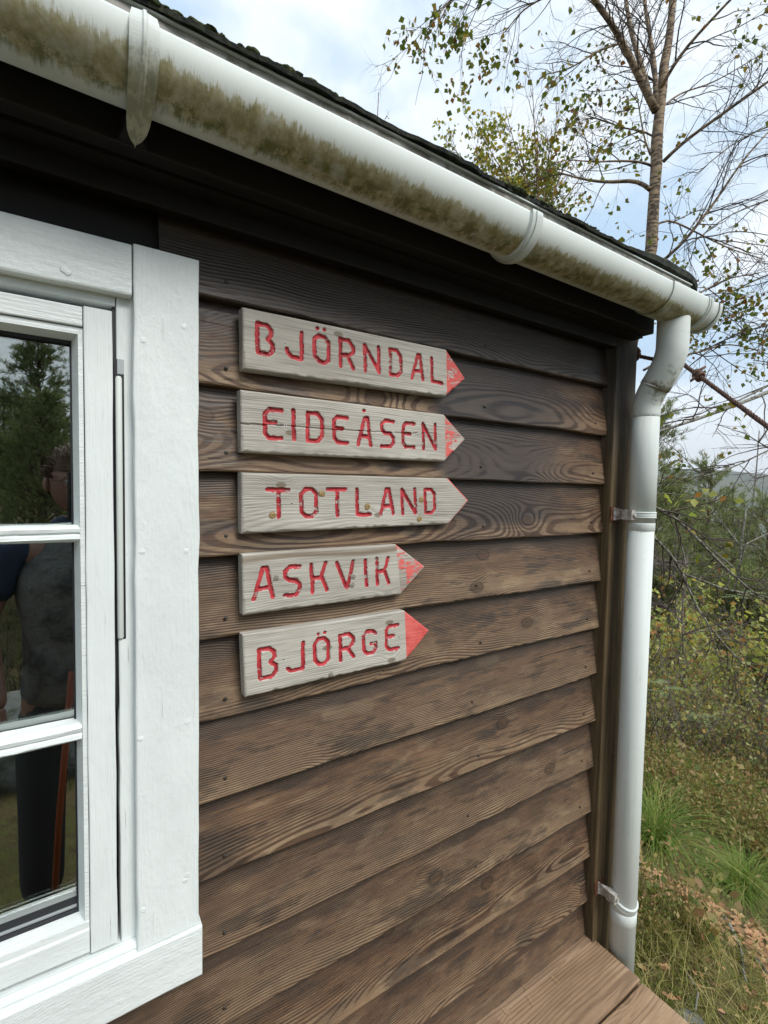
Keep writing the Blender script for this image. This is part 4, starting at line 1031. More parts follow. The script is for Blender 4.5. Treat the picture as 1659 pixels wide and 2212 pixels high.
li = [
 limb([(1418, 240, D1), (1400, 205, D1), (1378, 160, D1-.05), (1345, 90, D1-.1), (1312, 35, D1-.2), (1265, -25, D1-.3), (1200, -120, D1-.5)], .036, .014),
 limb([(1417, 235, D1), (1416, 170, D1), (1410, 110, D1+.1), (1393, 20, D1+.2), (1385, -120, D1+.3)], .024, .010),
 limb([(1405, 215, D1), (1385, 140, D1), (1362, 70, D1+.2), (1350, -10, D1+.3), (1340, -120, D1+.4)], .026, .012),
 limb([(1428, 190, D1), (1448, 150, D1-.1), (1492, 90, D1-.2), (1540, 40, D1-.3), (1590, -15, D1-.4), (1680, -90, D1-.5)], .016, .006),
 limb([(1432, 350, D1), (1465, 315, D1-.1), (1530, 268, D1-.2), (1600, 218, D1-.4), (1665, 172, D1-.5), (1760, 110, D1-.6)], .016, .007),
 limb([(1405, 410, D1), (1392, 395, D1), (1365, 388, D1), (1330, 394, D1+.1), (1290, 392, D1+.1), (1250, 385, D1), (1205, 372, D1)], .020, .006),
 limb([(1412, 360, D1), (1395, 350, D1), (1340, 347, D1), (1290, 350, D1), (1225, 345, D1)], .012, .004),
 limb([(1405, 335, D1), (1392, 300, D1), (1383, 250, D1), (1375, 200, D1)], .009, .004),
 limb([(1395, 600, D1), (1425, 565, D1-.1), (1470, 535, D1-.2), (1510, 480, D1-.3), (1550, 430, D1-.3), (1600, 350, D1-.4), (1660, 285, D1-.4)], .015, .006),
 limb([(1420, 300, D1), (1390, 282, D1), (1350, 278, D1+.1), (1310, 262, D1+.2), (1270, 250, D1+.2)], .009, .004),
 limb([(1265, -25, D1-.3), (1180, -60, D1-.4), (1090, -60, D1-.5), (1010, -30, D1-.5), (950, 20, D1-.5), (920, 70, D1-.5)], .012, .004),
 limb([(1265, -25, D1-.3), (1200, -20, D1-.3), (1130, 20, D1-.3), (1090, 70, D1-.3)], .010, .004),
 limb([(1398, 500, D1), (1440, 470, D1+.1), (1500, 500, D1+.2), (1580, 540, D1+.2), (1650, 560, D1+.2)], .011, .004),
 limb([(1395, 700, D1), (1440, 660, D1), (1500, 640, D1-.1), (1570, 600, D1-.1), (1640, 590, D1-.2)], .011, .004),
 limb([(1390, 800, D1), (1440, 770, D1), (1500, 765, D1), (1570, 740, D1+.1), (1650, 760, D1+.2)], .011, .004),
 limb([(1420, 240, D1), (1470, 200, D1+.3), (1540, 180, D1+.4), (1640, 120, D1+.4)], .010, .004),
 limb([(1350, 90, D1-.1), (1290, 110, D1-.2), (1230, 150, D1-.2), (1180, 160, D1-.2)], .010, .004),
]
birch('tall birch with forked trunk and sparse autumn leaves rising behind the roof corner', tb, li, 11, 210, 800, 1700, .75, .42, .20, .050, 2100, (trunkP, tR))
# lower boughs hanging in front of the slope (part of the same stand, own trunk hidden behind the pipe)
D2 = 3.6
li = [
 limb([(1375, 1080, D2), (1410, 1092, D2), (1452, 1108, D2), (1495, 1150, D2-.05), (1535, 1195, D2-.1), (1580, 1240, D2-.1), (1640, 1290, D2-.1), (1690, 1330, D2)], .0125, .004),
 limb([(1375, 1130, D2), (1408, 1155, D2), (1450, 1195, D2), (1478, 1240, D2), (1495, 1300, D2-.05), (1530, 1350, D2-.1), (1570, 1400, D2-.1), (1610, 1440, D2-.1)], .0135, .004),
 limb([(1478, 1240, D2), (1520, 1255, D2), (1570, 1275, D2+.05), (1640, 1285, D2+.1), (1700, 1300, D2+.1)], .008, .003),
 limb([(1450, 1195, D2), (1458, 1260, D2), (1462, 1320, D2), (1450, 1380, D2)], .006, .002),
 limb([(1530, 1350, D2-.1), (1545, 1400, D2-.1), (1560, 1440, D2), (1575, 1490, D2)], .005, .002),
]
b2 = G(1372, 1950)
tr2 = resamp([b2-np.array([0, 0, .2]), PW(1368, 1500, D2), PW(1372, 1080, D2), PW(1376, 950, D2)], 16)
birch('lower bare birch boughs with pale lichen and few yellow leaves right of the downpipe', b2, li, 21, 40, 100, 130, .45, .30, .15, .050, 60, (tr2, np.linspace(.04, .012, 16)), limbbark='lichen', droop=.09)
rg = np.random.default_rng(91); root_ = [o for o in bpy.data.objects if o.get('label', '').startswith('lower bare birch')][0]
tw_ = [limb([(1400, 1068, 3.2), (1440, 1064, 3.15), (1490, 1072, 3.1), (1540, 1082, 3.1), (1575, 1078, 3.1)], .004, .0015, 10), limb([(1415, 960, 3.3), (1440, 985, 3.2), (1452, 1010, 3.2), (1460, 1030, 3.2)], .003, .0012, 10), limb([(1500, 1075, 3.1), (1510, 1100, 3.1), (1525, 1120, 3.1)], .002, .001, 10)]
V, F = pack([tubes(np.stack([P for P, R in tw_]), np.stack([R for P, R in tw_]), 4)]); mk('twigs', V-b2, F, M['twig'], root_, True)
P_ = np.array([PW(*p) for p in [(1472, 1072, 3.1), (1486, 1064, 3.1), (1498, 1070, 3.1), (1508, 1078, 3.1), (1520, 1062, 3.1), (1534, 1066, 3.1), (1548, 1072, 3.1), (1560, 1070, 3.1), (1444, 1072, 3.15), (1432, 1060, 3.15), (1520, 1100, 3.1), (1512, 1112, 3.1), (1436, 985, 3.2), (1424, 968, 3.2), (1452, 1005, 3.2), (1460, 1026, 3.2), (1418, 1005, 3.2), (1576, 1080, 3.1)]])
V, F = leafquads(P_, .060, rg, .3, (.38, .6)); mk('large_leaves', V-b2, F, M['bush_leaf'], root_)
# birch leaning in from the right edge
D3 = 4.9
b3 = np.append(PW(1900, 1100, D3)[:2], 0); b3[2] = float(hgt(b3[0], b3[1]))
li = [
 limb([(1880, 760, D3), (1760, 800, D3-.4), (1659, 848, D3-.9), (1540, 894, D3-1.2), (1500, 908, D3-1.3), (1420, 934, D3-1.4), (1385, 944, D3-1.4)], .026, .009),
 limb([(1885, 700, D3), (1780, 760, D3-.3), (1659, 835, D3-.8), (1600, 862, D3-1.0), (1545, 890, D3-1.2)], .015, .006),
 limb([(1890, 560, D3), (1780, 560, D3-.2), (1660, 590, D3-.3), (1560, 640, D3-.4), (1480, 690, D3-.4)], .014, .004),
 limb([(1890, 420, D3), (1780, 400, D3), (1660, 430, D3), (1560, 470, D3-.1), (1480, 540, D3-.2)], .014, .004),
 limb([(1895, 300, D3), (1780, 260, D3), (1680, 260, D3), (1580, 310, D3), (1500, 380, D3)], .014, .004),
 limb([(1885, 640, D3), (1780, 680, D3-.2), (1660, 700, D3-.3), (1560, 730, D3-.4), (1490, 790, D3-.4)], .013, .004),
 limb([(1885, 900, D3), (1780, 930, D3-.3), (1680, 960, D3-.5), (1590, 1010, D3-.6), (1500, 1040, D3-.7), (1430, 1030, D3-.7)], .012, .004),
]
tr3 = resamp([b3-np.array([0, 0, .2]), PW(1885, 900, D3), PW(1890, 500, D3), PW(1900, 0, D3)], 20)
birch('birch standing right of the frame with arching bare twigs and a lichened bough', b3, li, 31, 90, 300, 560, .75, .42, .20, .045, 430, (tr3, np.linspace(.08, .03, 20)), limbbark='lichen')
# yellow-green birch farther off, seen above the roof
D4 = 7.6
b4 = PW(1165, 1300, D4); b4[2] = float(hgt(b4[0], b4[1]))
def fan(cx, y0, tops, D, r0, r1):
    return [limb([(cx+(tx-cx)*.1, y0, D+dd*.2), (cx+(tx-cx)*.35, y0+(ty-y0)*.4, D+dd*.5), (cx+(tx-cx)*.75, y0+(ty-y0)*.75, D+dd*.8), (tx, ty, D+dd)], r0, r1) for tx, ty, dd in tops]
li = fan(1165, 520, [(1150, 180, 0), (1090, 230, .3), (1040, 290, -.3), (985, 330, .2), (1210, 210, .4), (1250, 270, -.3), (1290, 330, .2), (1010, 400, -.2), (1190, 300, -.4), (1120, 300, .3), (960, 300, 0)], D4, .018, .004)
tr4 = resamp([b4-np.array([0, 0, .2]), PW(1165, 1000, D4), PW(1166, 520, D4), PW(1160, 300, D4)], 16)
birch('yellow green young birch with dense small leaves seen above the mossy roof edge', b4, li, 41, 150, 520, 1100, .7, .42, .22, .066, 2600, (tr4, np.linspace(.05, .012, 16)), 'green_birch', droop=.02)
# lone sprig above the roof at the middle
D5 = 6.0
b5 = PW(815, 1300, D5); b5[2] = float(hgt(b5[0], b5[1]))
tr5 = resamp([b5-np.array([0, 0, .2]), PW(818, 800, D5), PW(812, 300, D5), PW(818, 200, D5)], 24)
birch('thin sapling top with a few leaves poking above the middle of the roof', b5, [limb([(813, 330, D5), (815, 270, D5), (818, 200, D5)], .006, .002), limb([(812, 300, D5), (835, 250, D5)], .004, .002)], 51, 7, 16, 20, .14, .09, .05, .04, 22, (tr5, np.linspace(.025, .005, 24)), name='birch_sapling')
# thin dark birches on the slope at the right
for k, (pts, D, lab, sd_) in enumerate([
    ([(1655, 1420), (1628, 1280), (1618, 1150), (1634, 1020), (1640, 930)], 6.2, 'thin dark leaning birch at the right edge with tiny leaves against the pale hill', 61),
    ([(1563, 1600), (1570, 1480), (1586, 1360), (1594, 1256), (1600, 1180), (1612, 1100)], 5.6, 'lichened slim birch trunk with a curved stub standing in the shrubs', 62),
    ([(1470, 1640), (1480, 1480), (1472, 1330), (1485, 1200)], 7.5, 'slender bare young birch among the shrubs close to the downpipe', 63)]):
    g0_ = G(*pts[0]); Dg = float((g0_-np.array([0, 0, CAMZ]))@CF)
    Dk = Dg
    P = resamp([g0_-np.array([0, 0, .15])]+[PW(a, b, Dk) for a, b in pts[1:]], 20)
    R = np.linspace(.034 if k == 1 else .020, .010 if k == 1 else .005, 20)*(Dk/6)
    tops = []
    rg = np.random.default_rng(sd_)
    for j in range(9):
        i = rg.integers(7, 19); d = np.array([rg.normal(0, 1), rg.normal(0, 1), rg.uniform(.3, 1.1)]); d /= np.linalg.norm(d); L_ = rg.uniform(.4, 1.0)*Dk/6
        tops.append((resamp([P[i], P[i]+d*L_*.5, P[i]+d*L_+np.array([0, 0, -.05])], 10), np.linspace(.011, .004, 10)*Dk/6))
    if k == 1:
        tops.append((resamp([PW(1562, 1500, Dk), PW(1548, 1475, Dk-.1), PW(1545, 1440, Dk-.1), PW(1552, 1412, Dk-.1)], 10), np.linspace(.022, .012, 10)))
    birch(lab, g0_, tops, sd_, 70, 260, 420, .5, .3, .15, .040, [420, 160, 90][k], (P, R), limbbark='lichen' if k == 1 else 'twig', bark='lichen' if k == 1 else 'twig', name='slim_birch', droop=.01)

# ---- leafy birch bushes between the trees
def bush_proto(seed, H, n, leaf):
    rg = np.random.default_rng(seed); k = 9; m_ = 12; P = np.zeros((m_, k, 3)); a = rg.uniform(0, 6.28, m_); d = np.column_stack([np.cos(a)*.4, np.sin(a)*.4, np.ones(m_)]); l = H*rg.uniform(.55, 1, m_)
    P[:, 0, :2] = rg.normal(0, .08, (m_, 2))
    for j in range(1, k): d = d+rg.normal(0, .17, (m_, 3)); d[:, 2] -= .02; d /= np.linalg.norm(d, axis=1)[:, None]; P[:, j] = P[:, j-1]+d*(l/(k-1))[:, None]
    R = np.full((m_, 1), .010)*np.linspace(1, .3, k)[None]
    A, AR = grow(P, R, 110, H*.30, .8, .003, .0, .15, rg, 6, .15); Bb, BR = grow(A, AR, 260, H*.12, .8, .0016, .02, .15, rg, 4, .1)
    V, F = pack([tubes(P, R, 5), tubes(A, AR, 3), tubes(Bb, BR, 3)]); e = np.concatenate([Bb[:, 3], Bb[:, 2], A[:, 5], A[:, 4]]); e = e[rg.integers(0, len(e), n)]+rg.normal(0, .022, (n, 3))
    me1 = mk('stems', V, F, M['twig'], None, True); LV, LF = leafquads(e, leaf, rg, .2); me2 = mk('leaves', LV, LF, M['bush_leaf'])
    d1, d2 = me1.data, me2.data; bpy.data.objects.remove(me1); bpy.data.objects.remove(me2); return d1, d2
BP = [bush_proto(5, 2.0, 1700, .052), bush_proto(6, 2.0, 1200, .045)]
for i, (px, pt, dp, kd, lab) in enumerate([
    (1432, 1120, 7.5, 0, 'yellow green birch bush right beside the downpipe clamp'), (1470, 1175, 8.5, 0, 'olive birch bush behind the upper bare bough'),
    (1515, 1235, 8.0, 1, 'thin leaved bush below the pointed pine'), (1565, 1200, 11.0, 0, 'leafy bush under the pale hill in mid slope'),
    (1425, 1240, 6.4, 1, 'low olive bush against the downpipe below the clamp'), (1490, 1300, 6.8, 0, 'broad yellowish bush behind the lower bare bough'),
    (1640, 1215, 7.6, 0, 'orange and green leaved bush at the right edge of the wood'), (1600, 1330, 7.2, 1, 'small olive bush right of the lichened slim trunk'),
    (1545, 1370, 6.0, 1, 'low bush left of the lichened slim trunk'), (1440, 1370, 5.6, 1, 'lowest leafy bush next to the downpipe above the heather'),
    (1655, 1440, 5.8, 0, 'green yellow bush at the right edge above the tussock'), (1500, 1440, 5.4, 1, 'small bush among the heather behind the rowan saplings')]):
    p = PW(px, pt, dp); z0 = float(hgt(p[0], p[1])); r_ = thing('birch_bush', lab, 'bush', (p[0], p[1], z0), 'leafy birch bushes on the slope'); r_.rotation_euler = (0, 0, i*1.7); sc_ = (p[2]-z0)/2.0; r_.scale = (sc_, sc_, sc_)
    for nm, me in zip(('stems', 'leaves'), BP[kd]):
        o = bpy.data.objects.new(nm, me); COL.objects.link(o); o.parent = r_; o['kind'] = 'stuff'
# ---- pines
def pine_mesh(seed, H, spread, dens=1.0, needle=.085, crown0=.12):
    rg = np.random.default_rng(seed); n = int(H/.30*6*dens); z = rg.uniform(H*crown0, H*.99, n)
    az = rg.uniform(0, 2*math.pi, n); k = 8; P = np.zeros((n, k, 3)); rel = (z/H)
    L_ = spread*(1-rel)**.75*rg.uniform(.65, 1.15, n)+.12
    d = np.column_stack([np.cos(az), np.sin(az), rg.uniform(.05, .5, n)+rel*.8]); d /= np.linalg.norm(d, axis=1)[:, None]
    P[:, 0] = np.column_stack([np.zeros(n), np.zeros(n), z])
    for j in range(1, k):
        d = d+rg.normal(0, .07, (n, 3)); d[:, 2] += .02; d /= np.linalg.norm(d, axis=1)[:, None]; P[:, j] = P[:, j-1]+d*(L_/(k-1))[:, None]
    R = (.010+.012*(1-rel))[:, None]*np.linspace(1, .3, k)
    A, AR = grow(P, R, int(n*5.5), spread*.30, .8, .005, -.03, .1, rg, 5, .25)
    V, F = pack([tubes(P, R, 4), tubes(A, AR, 3)])
    tips = np.concatenate([A[:, 4], A[:, 3], A[:, 2], P[:, 7], P[:, 6]]); dirs = np.concatenate([A[:, 4]-A[:, 3]]*3+[P[:, 7]-P[:, 6]]*2)
    dirs /= np.linalg.norm(dirs, axis=1)[:, None]
    m_ = 17; n2 = len(tips); T_ = np.repeat(tips, m_, 0)+rg.normal(0, .018, (n2*m_, 3)); Dn = np.repeat(dirs, m_, 0)*.8+rg.normal(0, .55, (n2*m_, 3)); Dn[:, 2] += .25
    Dn /= np.linalg.norm(Dn, axis=1)[:, None]; s = rg.normal(0, 1, Dn.shape); s -= Dn*(s*Dn).sum(1)[:, None]; s /= np.linalg.norm(s, axis=1)[:, None]
    ln = (needle*rg.uniform(.7, 1.3, len(T_)))[:, None]; w = needle*.075
    NV = np.stack([T_-s*w, T_+s*w, T_+Dn*ln], 1).reshape(-1, 3); b = np.arange(len(T_))*3
    zz = np.linspace(0, H, 20); tP = np.column_stack([.03*np.sin(zz*1.3+seed), .03*np.cos(zz*1.1), zz]); tv, tf = frame_tube(tP, np.linspace(.018*H+.02, .01, 20), 9)
    return (tv, tf), (V, F), (NV, np.column_stack([b, b+1, b+2]))
def mesh_only(name, V, F, mat, smooth=False):
    o = mk(name, V, F, mat, None, smooth); me = o.data; bpy.data.objects.remove(o); return me
def pine_proto(*a, **k):
    (tv, tf), (bv, bf), (nv, nf) = pine_mesh(*a, **k)
    return mesh_only('trunk', tv, tf, M['pine_bark'], True), mesh_only('branches', bv, bf, M['pine_bark'], True), mesh_only('needles', nv, nf, M['pine'])
PROT = [pine_proto(1, 4.2, 1.25, 1.1), pine_proto(2, 5.5, 1.5, 1.0), pine_proto(3, 2.4, .95, 1.3, .075), pine_proto(4, 6.5, 2.3, 1.25, .11, .22)]
def pine(kind, p, sc, rot, label, group=None):
    r = thing('pine_tree', label, 'tree', p, group); r.rotation_euler = (0, 0, rot); r.scale = (sc, sc, sc)
    for nm, me in zip(('trunk', 'branches', 'needles'), PROT[kind]):
        o = bpy.data.objects.new(nm, me); COL.objects.link(o); o.parent = r
        if nm == 'needles' or nm == 'branches': o['kind'] = 'stuff'
def pine_at(px, ptop, depth, kind, H, label, group='young pines on the slope'):
    p = PW(px, ptop, depth); z0 = float(hgt(p[0], p[1])); h = p[2]-z0; sc = h/H
    pine(kind, (p[0], p[1], z0), sc, px*.37, label, group)
HH = [4.2, 5.5, 2.4, 6.5]
for px, pt, dp, kd, lab in [
    (1537, 1003, 15, 1, 'tall pointed pine topping the trees left of the pale far hill'),
    (1462, 1042, 17, 0, 'bushy pine just right of the downpipe against the sky'),
    (1408, 892, 9.5, 1, 'pine partly hidden by the downpipe, its branch tips showing beside it'),
    (1585, 1085, 20, 0, 'low pine under the far hill between two taller ones'),
    (1668, 1080, 10, 1, 'dark green pine at the right edge above the orange leaves'),
    (1500, 1120, 12, 0, 'round young pine in front of the pointed one'),
    (1440, 1190, 10, 2, 'small pine low beside the downpipe clamp'),
    (1625, 1240, 8.5, 2, 'fresh green small pine behind the leaning slim birch'),
    (1560, 1290, 9.5, 2, 'small green pine in the middle of the shrubs'),
    (1660, 1400, 6.3, 2, 'low pine bush at the right edge above the heath'),
    (1480, 1350, 9.0, 2, 'lowest small pine behind the bare boughs')]:
    pine_at(px, pt, dp, kd, HH[kd], lab)
rg = np.random.default_rng(8)
for i in range(46):
    a = rad(rg.uniform(46, 84)); d = rg.uniform(16, 60); x, y = d*math.sin(a), d*math.cos(a)
    pine(int(rg.integers(0, 2)), (x, y, float(hgt(x, y))), rg.uniform(.75, 1.15)*(1+d/90), rg.uniform(0, 6), 'hazy pine in the wood beyond the young pines', 'distant pines in the wood')
# pines behind the photographer, reflected in the window
for k, (x, y, kd, sc_) in enumerate([(-.25, -6.4, 3, .42), (-1.9, -7.4, 3, .48), (1.3, -7.6, 3, .55), (-2.0, -7.8, 0, 1.0), (1.35, -8.5, 0, 1.05), (-.45, -11.5, 0, 1.15), (-.7, -13, 3, .5), (-3.2, -7.5, 3, .6), (2.9, -9.0, 3, .62), (.6, -11, 3, .5), (-2.2, -12, 3, .7), (-5, -10, 3, .8), (5, -8, 3, .8), (-.2, -17, 3, .6), (-1.6, -18, 3, .66), (1.8, -17, 3, .75), (-4, -15, 3, .9), (4.5, -14, 3, .9), (-7.5, -7, 3, .9), (7.5, -12, 3, .9)]):
    pine(kd, (x, y, float(hgt(x, y))-.05), sc_, k*1.3, 'spreading dark pine reflected in the window, standing behind the photographer', 'pines behind the photographer')

# ---- low plants (nobody could count them)
def stamp(tv, tf, P, yaw, sc_, rg, tilt=.25):
    n = len(P); c, s = np.cos(yaw), np.sin(yaw); k = len(tv)
    tx, ty = rg.normal(0, tilt, n), rg.normal(0, tilt, n)
    V = np.empty((n, k, 3)); x, y, z = tv[:, 0], tv[:, 1], tv[:, 2]
    V[..., 0] = x[None]*c[:, None]-y[None]*s[:, None]+z[None]*tx[:, None]; V[..., 1] = x[None]*s[:, None]+y[None]*c[:, None]+z[None]*ty[:, None]; V[..., 2] = z[None]
    V = V*sc_[:, None, None]+P[:, None, :]
    return V.reshape(-1, 3), (tf[None]+(np.arange(n)*k)[:, None, None]).reshape(-1, tf.shape[1])
def blades(n, L_, spread, w, rg, segs=3, base=.03, bend=1.0):
    V = []; F = []
    for i in range(n):
        a = rg.uniform(0, 2*math.pi); out = abs(rg.normal(0, spread)) if n < 100 else rg.uniform(.25, 1.5)*spread; l = L_*rg.uniform(.6, 1.15); bx, by = rg.normal(0, base, 2); c = len(V)
        d = np.array([math.cos(a), math.sin(a)]); pd = np.array([-d[1], d[0]]); tw = rg.uniform(-.5, .5)
        for s in range(segs+1):
            u = s/segs; hor = l*out*(u**(1+bend*.6)); z = l*(u*(1-.25*out)-.45*out*bend*u*u*u); ww = w*(1-u*.85)
            p = np.array([bx, by])+d*hor
            for sg_ in (-1, 1): V.append((p[0]+sg_*pd[0]*ww, p[1]+sg_*pd[1]*ww, max(z, -.05)+sg_*tw*ww*.3))
        for s in range(segs): q_ = c+2*s; F.append((q_, q_+1, q_+3)); F.append((q_, q_+3, q_+2))
    return np.array(V), np.array(F)
def sprig(n, H, rad_, leaf, rg):
    u = rg.uniform(.15, 1, n); a = rg.uniform(0, 2*math.pi, n); r_ = rad_*np.sqrt(rg.uniform(0, 1, n))*u
    P = np.column_stack([r_*np.cos(a), r_*np.sin(a), u*H]); d = rg.normal(0, 1, (n, 3)); d[:, 2] += .6; d /= np.linalg.norm(d, axis=1)[:, None]
    s = rg.normal(0, 1, (n, 3)); s -= d*(s*d).sum(1)[:, None]; s /= np.linalg.norm(s, axis=1)[:, None]; l = (leaf*rg.uniform(.6, 1.3, n))[:, None]
    V = np.stack([P, P+d*l*.5+s*l*.3, P+d*l, P+d*l*.5-s*l*.3], 1).reshape(-1, 3); b = np.arange(n)*4
    m_ = 5; sv = []; sf = []
    for i in range(m_):
        aa = rg.uniform(0, 6.28); c = len(sv); e = np.array([math.cos(aa)*rad_*.8, math.sin(aa)*rad_*.8, H*rg.uniform(.7, 1)])
        sv += [(-.0015, 0, 0), (.0015, 0, 0), tuple(e)]; sf.append((c, c+1, c+2))
    F = np.concatenate([np.column_stack([b, b+1, b+2]), np.column_stack([b, b+2, b+3])])
    return np.concatenate([V, sv]), np.concatenate([F, np.array(sf)+len(V)])
TUS = [(*G(1428, 1830)[:2], .50), (*G(1615, 1938)[:2], .40), (*G(1432, 1738)[:2], .14)]
def region(n, d0, d1, a0, a1, rg, p=1.0):
    d = d0+(d1-d0)*rg.uniform(0, 1, n)**p; a = np.radians(rg.uniform(a0, a1, n)); x, y = d*np.sin(a), d*np.cos(a)
    for tx, ty, tr in TUS: d = np.where(np.hypot(x-tx, y-ty) < tr, -1, d)
    ok = (d > 0) & ~((x < GX+.05) & (y > q(.9)-.02)) & (x > 1.25); x, y = x[ok], y[ok]
    return np.column_stack([x, y, hgt(x, y)-.01])
rg = np.random.default_rng(77)
def path_mask(P):                          # a worn strip of fallen leaves: distance from a line on the ground
    a, b = G(1395, 1860)[:2], G(1665, 2075)[:2]; d = b-a; t_ = (P[:, :2]-a)@d/(d@d); c = a+t_[:, None]*d
    return np.linalg.norm(P[:, :2]-c, axis=1)
def scatter(name, temps, P, smin, smax, mat, tilt=.25):
    blocks = []; ch = rg.integers(0, len(temps), len(P))
    for i, (tv, tf) in enumerate(temps):
        m_ = ch == i
        if m_.any(): blocks.append(stamp(tv, tf, P[m_], rg.uniform(0, 6.28, m_.sum()), rg.uniform(smin, smax, m_.sum()), rg, tilt))
    V, F = pack(blocks); o = mk(name, V, F, mat); o['kind'] = 'stuff'; return o
P = region(7000, 1.9, 6.5, 40, 105, rg, .8); P = P[(path_mask(P) > .36) & (rg.random(len(P)) < smooth(np.hypot(P[:, 0], P[:, 1])+.5*np.sin(P[:, 0]*5)*np.sin(P[:, 1]*6), 2.1, 3.1)*.85+.10)]
tag(scatter('heather', [sprig(95, .22, .14, .016, rg), sprig(90, .32, .13, .014, rg), sprig(60, .18, .17, .026, rg), sprig(40, .26, .12, .034, rg)], P, .55, 1.45, M['heath']), 'brown green heather and bilberry covering the slope', 'heather')
P = region(7500, 5.5, 26, 42, 95, rg, .75)
tag(scatter('shrub_cover', [sprig(90, .45, .35, .034, rg), sprig(80, .7, .38, .036, rg)], P, .6, 1.35, M['heath']), 'mixed low shrubs in autumn colours farther down the slope', 'shrubs')
P = region(9000, 1.3, 5.5, 35, 110, rg, .8); P = P[(path_mask(P) > .22) | (rg.random(len(P)) < .15)]
tag(scatter('grass', [blades(9, .11, 1.0, .0016, rg), blades(7, .20, .8, .0014, rg), blades(8, .07, 1.2, .002, rg)], P, .5, 1.15, M['grass'], .5), 'yellowing grass growing between moss and heather', 'grass')
P = region(9000, 1.3, 4.6, 35, 110, rg, .9); P = P[np.sin(P[:, 0]*3.1+P[:, 1]*2)+np.sin(P[:, 1]*4.7-P[:, 0]*2.2) > .2]
tag(scatter('moss_cover', [sprig(14, .035, .05, .016, rg)], P, .6, 1.3, M['moss_g']), 'bright green moss cushions on the ground', 'moss')
P = region(8500, 1.4, 5.5, 35, 105, rg, .8); k_ = path_mask(P); P = P[(k_ < .20+.08*np.sin(P[:, 0]*9)) | (rg.random(len(P)) < .30)]
P2_ = region(12000, 1.4, 4.5, 40, 95, rg, .8); P2_ = P2_[path_mask(P2_) < .24]; P = np.concatenate([P, P2_]); P[:, 2] += .025
lv = np.array([(0, 0, 0), (.5, .32, .12), (1.0, 0, .02), (.5, -.32, .1), (.1, .2, .05), (.1, -.2, .05)])*.031; lf = np.array([(0, 4, 1), (0, 1, 2), (0, 2, 3), (0, 3, 5)])
tag(scatter('leaf_litter', [(lv, lf)], P, .5, 1.2, M['dry'], .5), 'fallen tan birch leaves lying along a worn strip', 'fallen leaves')
def thick(n, H, rad_, leaf, rg):
    k = 7; m_ = 16; P = np.zeros((m_, k, 3)); a = rg.uniform(0, 6.28, m_); d = np.column_stack([np.cos(a)*.35, np.sin(a)*.35, np.ones(m_)]); l = H*rg.uniform(.5, 1, m_)
    P[:, 0, :2] = rg.normal(0, .12, (m_, 2))
    for j in range(1, k): d = d+rg.normal(0, .2, (m_, 3)); d /= np.linalg.norm(d, axis=1)[:, None]; P[:, j] = P[:, j-1]+d*(l/(k-1))[:, None]
    R = np.full((m_, 1), .006)*np.linspace(1, .3, k)[None]
    A, AR = grow(P, R, 90, H*.28, .8, .002, .0, .15, rg, 5, .2)
    tw = pack([tubes(P, R, 3), tubes(A, AR, 3)]); e = np.concatenate([A[:, 4], A[:, 3], A[:, 2], P[:, 6]]); e = e[rg.integers(0, len(e), n)]+rg.normal(0, .03, (n, 3))
    return tw, leafquads(e, leaf, rg)
tk = [thick(260, 1.7, .5, .045, rg), thick(320, 1.3, .5, .04, rg), thick(180, 2.2, .5, .045, rg)]
P = region(170, 5.2, 15, 44, 92, rg, .8); ch = rg.integers(0, 3, len(P)); yw_ = rg.uniform(0, 6.28, len(P)); sc2 = rg.uniform(.55, 1.15, len(P)); b1, b2_ = [], []
for i in range(3):
    m_ = ch == i
    for w_, dst in ((0, b1), (1, b2_)): dst.append(stamp(tk[i][w_][0], tk[i][w_][1], P[m_], yw_[m_], sc2[m_], np.random.default_rng(i), 0.0))
V, F = pack(b1); o = mk('thicket_stems', V, F, M['twig']); o['kind'] = 'stuff'; tag(o, 'grey brown tangle of sapling stems on the slope', 'thicket')
V, F = pack(b2_); o = mk('thicket_leaves', V, F, M['thicket']); o['kind'] = 'stuff'; tag(o, 'sparse olive and yellow leaves of the sapling thicket', 'thicket')
# pine understorey far-off wood (reads as one mass)
P = region(9000, 24, 140, 44, 90, rg, .8)
tag(scatter('far_wood', [sprig(60, 2.6, 1.1, .42, rg), sprig(60, 3.6, 1.0, .40, rg)], P, .6, 1.4, M['heath']), 'far off wood covering the lower slope', 'wood')
# grass tussocks
for (px, py, sc_, lab) in ((1412, 1826, 1.3, 'big arching green grass tussock beside the downpipe'), (1600, 1930, .85, 'green grass tussock at the lower right beyond the fallen leaves'), (1432, 1738, .55, 'smaller pale grass tuft just above the big tussock')):
    p = G(px, py); v, f = blades(520, .44*sc_, 1.15, .0019, rg, 6, .035*sc_, 1.25); tag(mk('grass_tussock', v, f, M['tussock'], None, False, p), lab, 'grass tussock', 'grass tussocks')
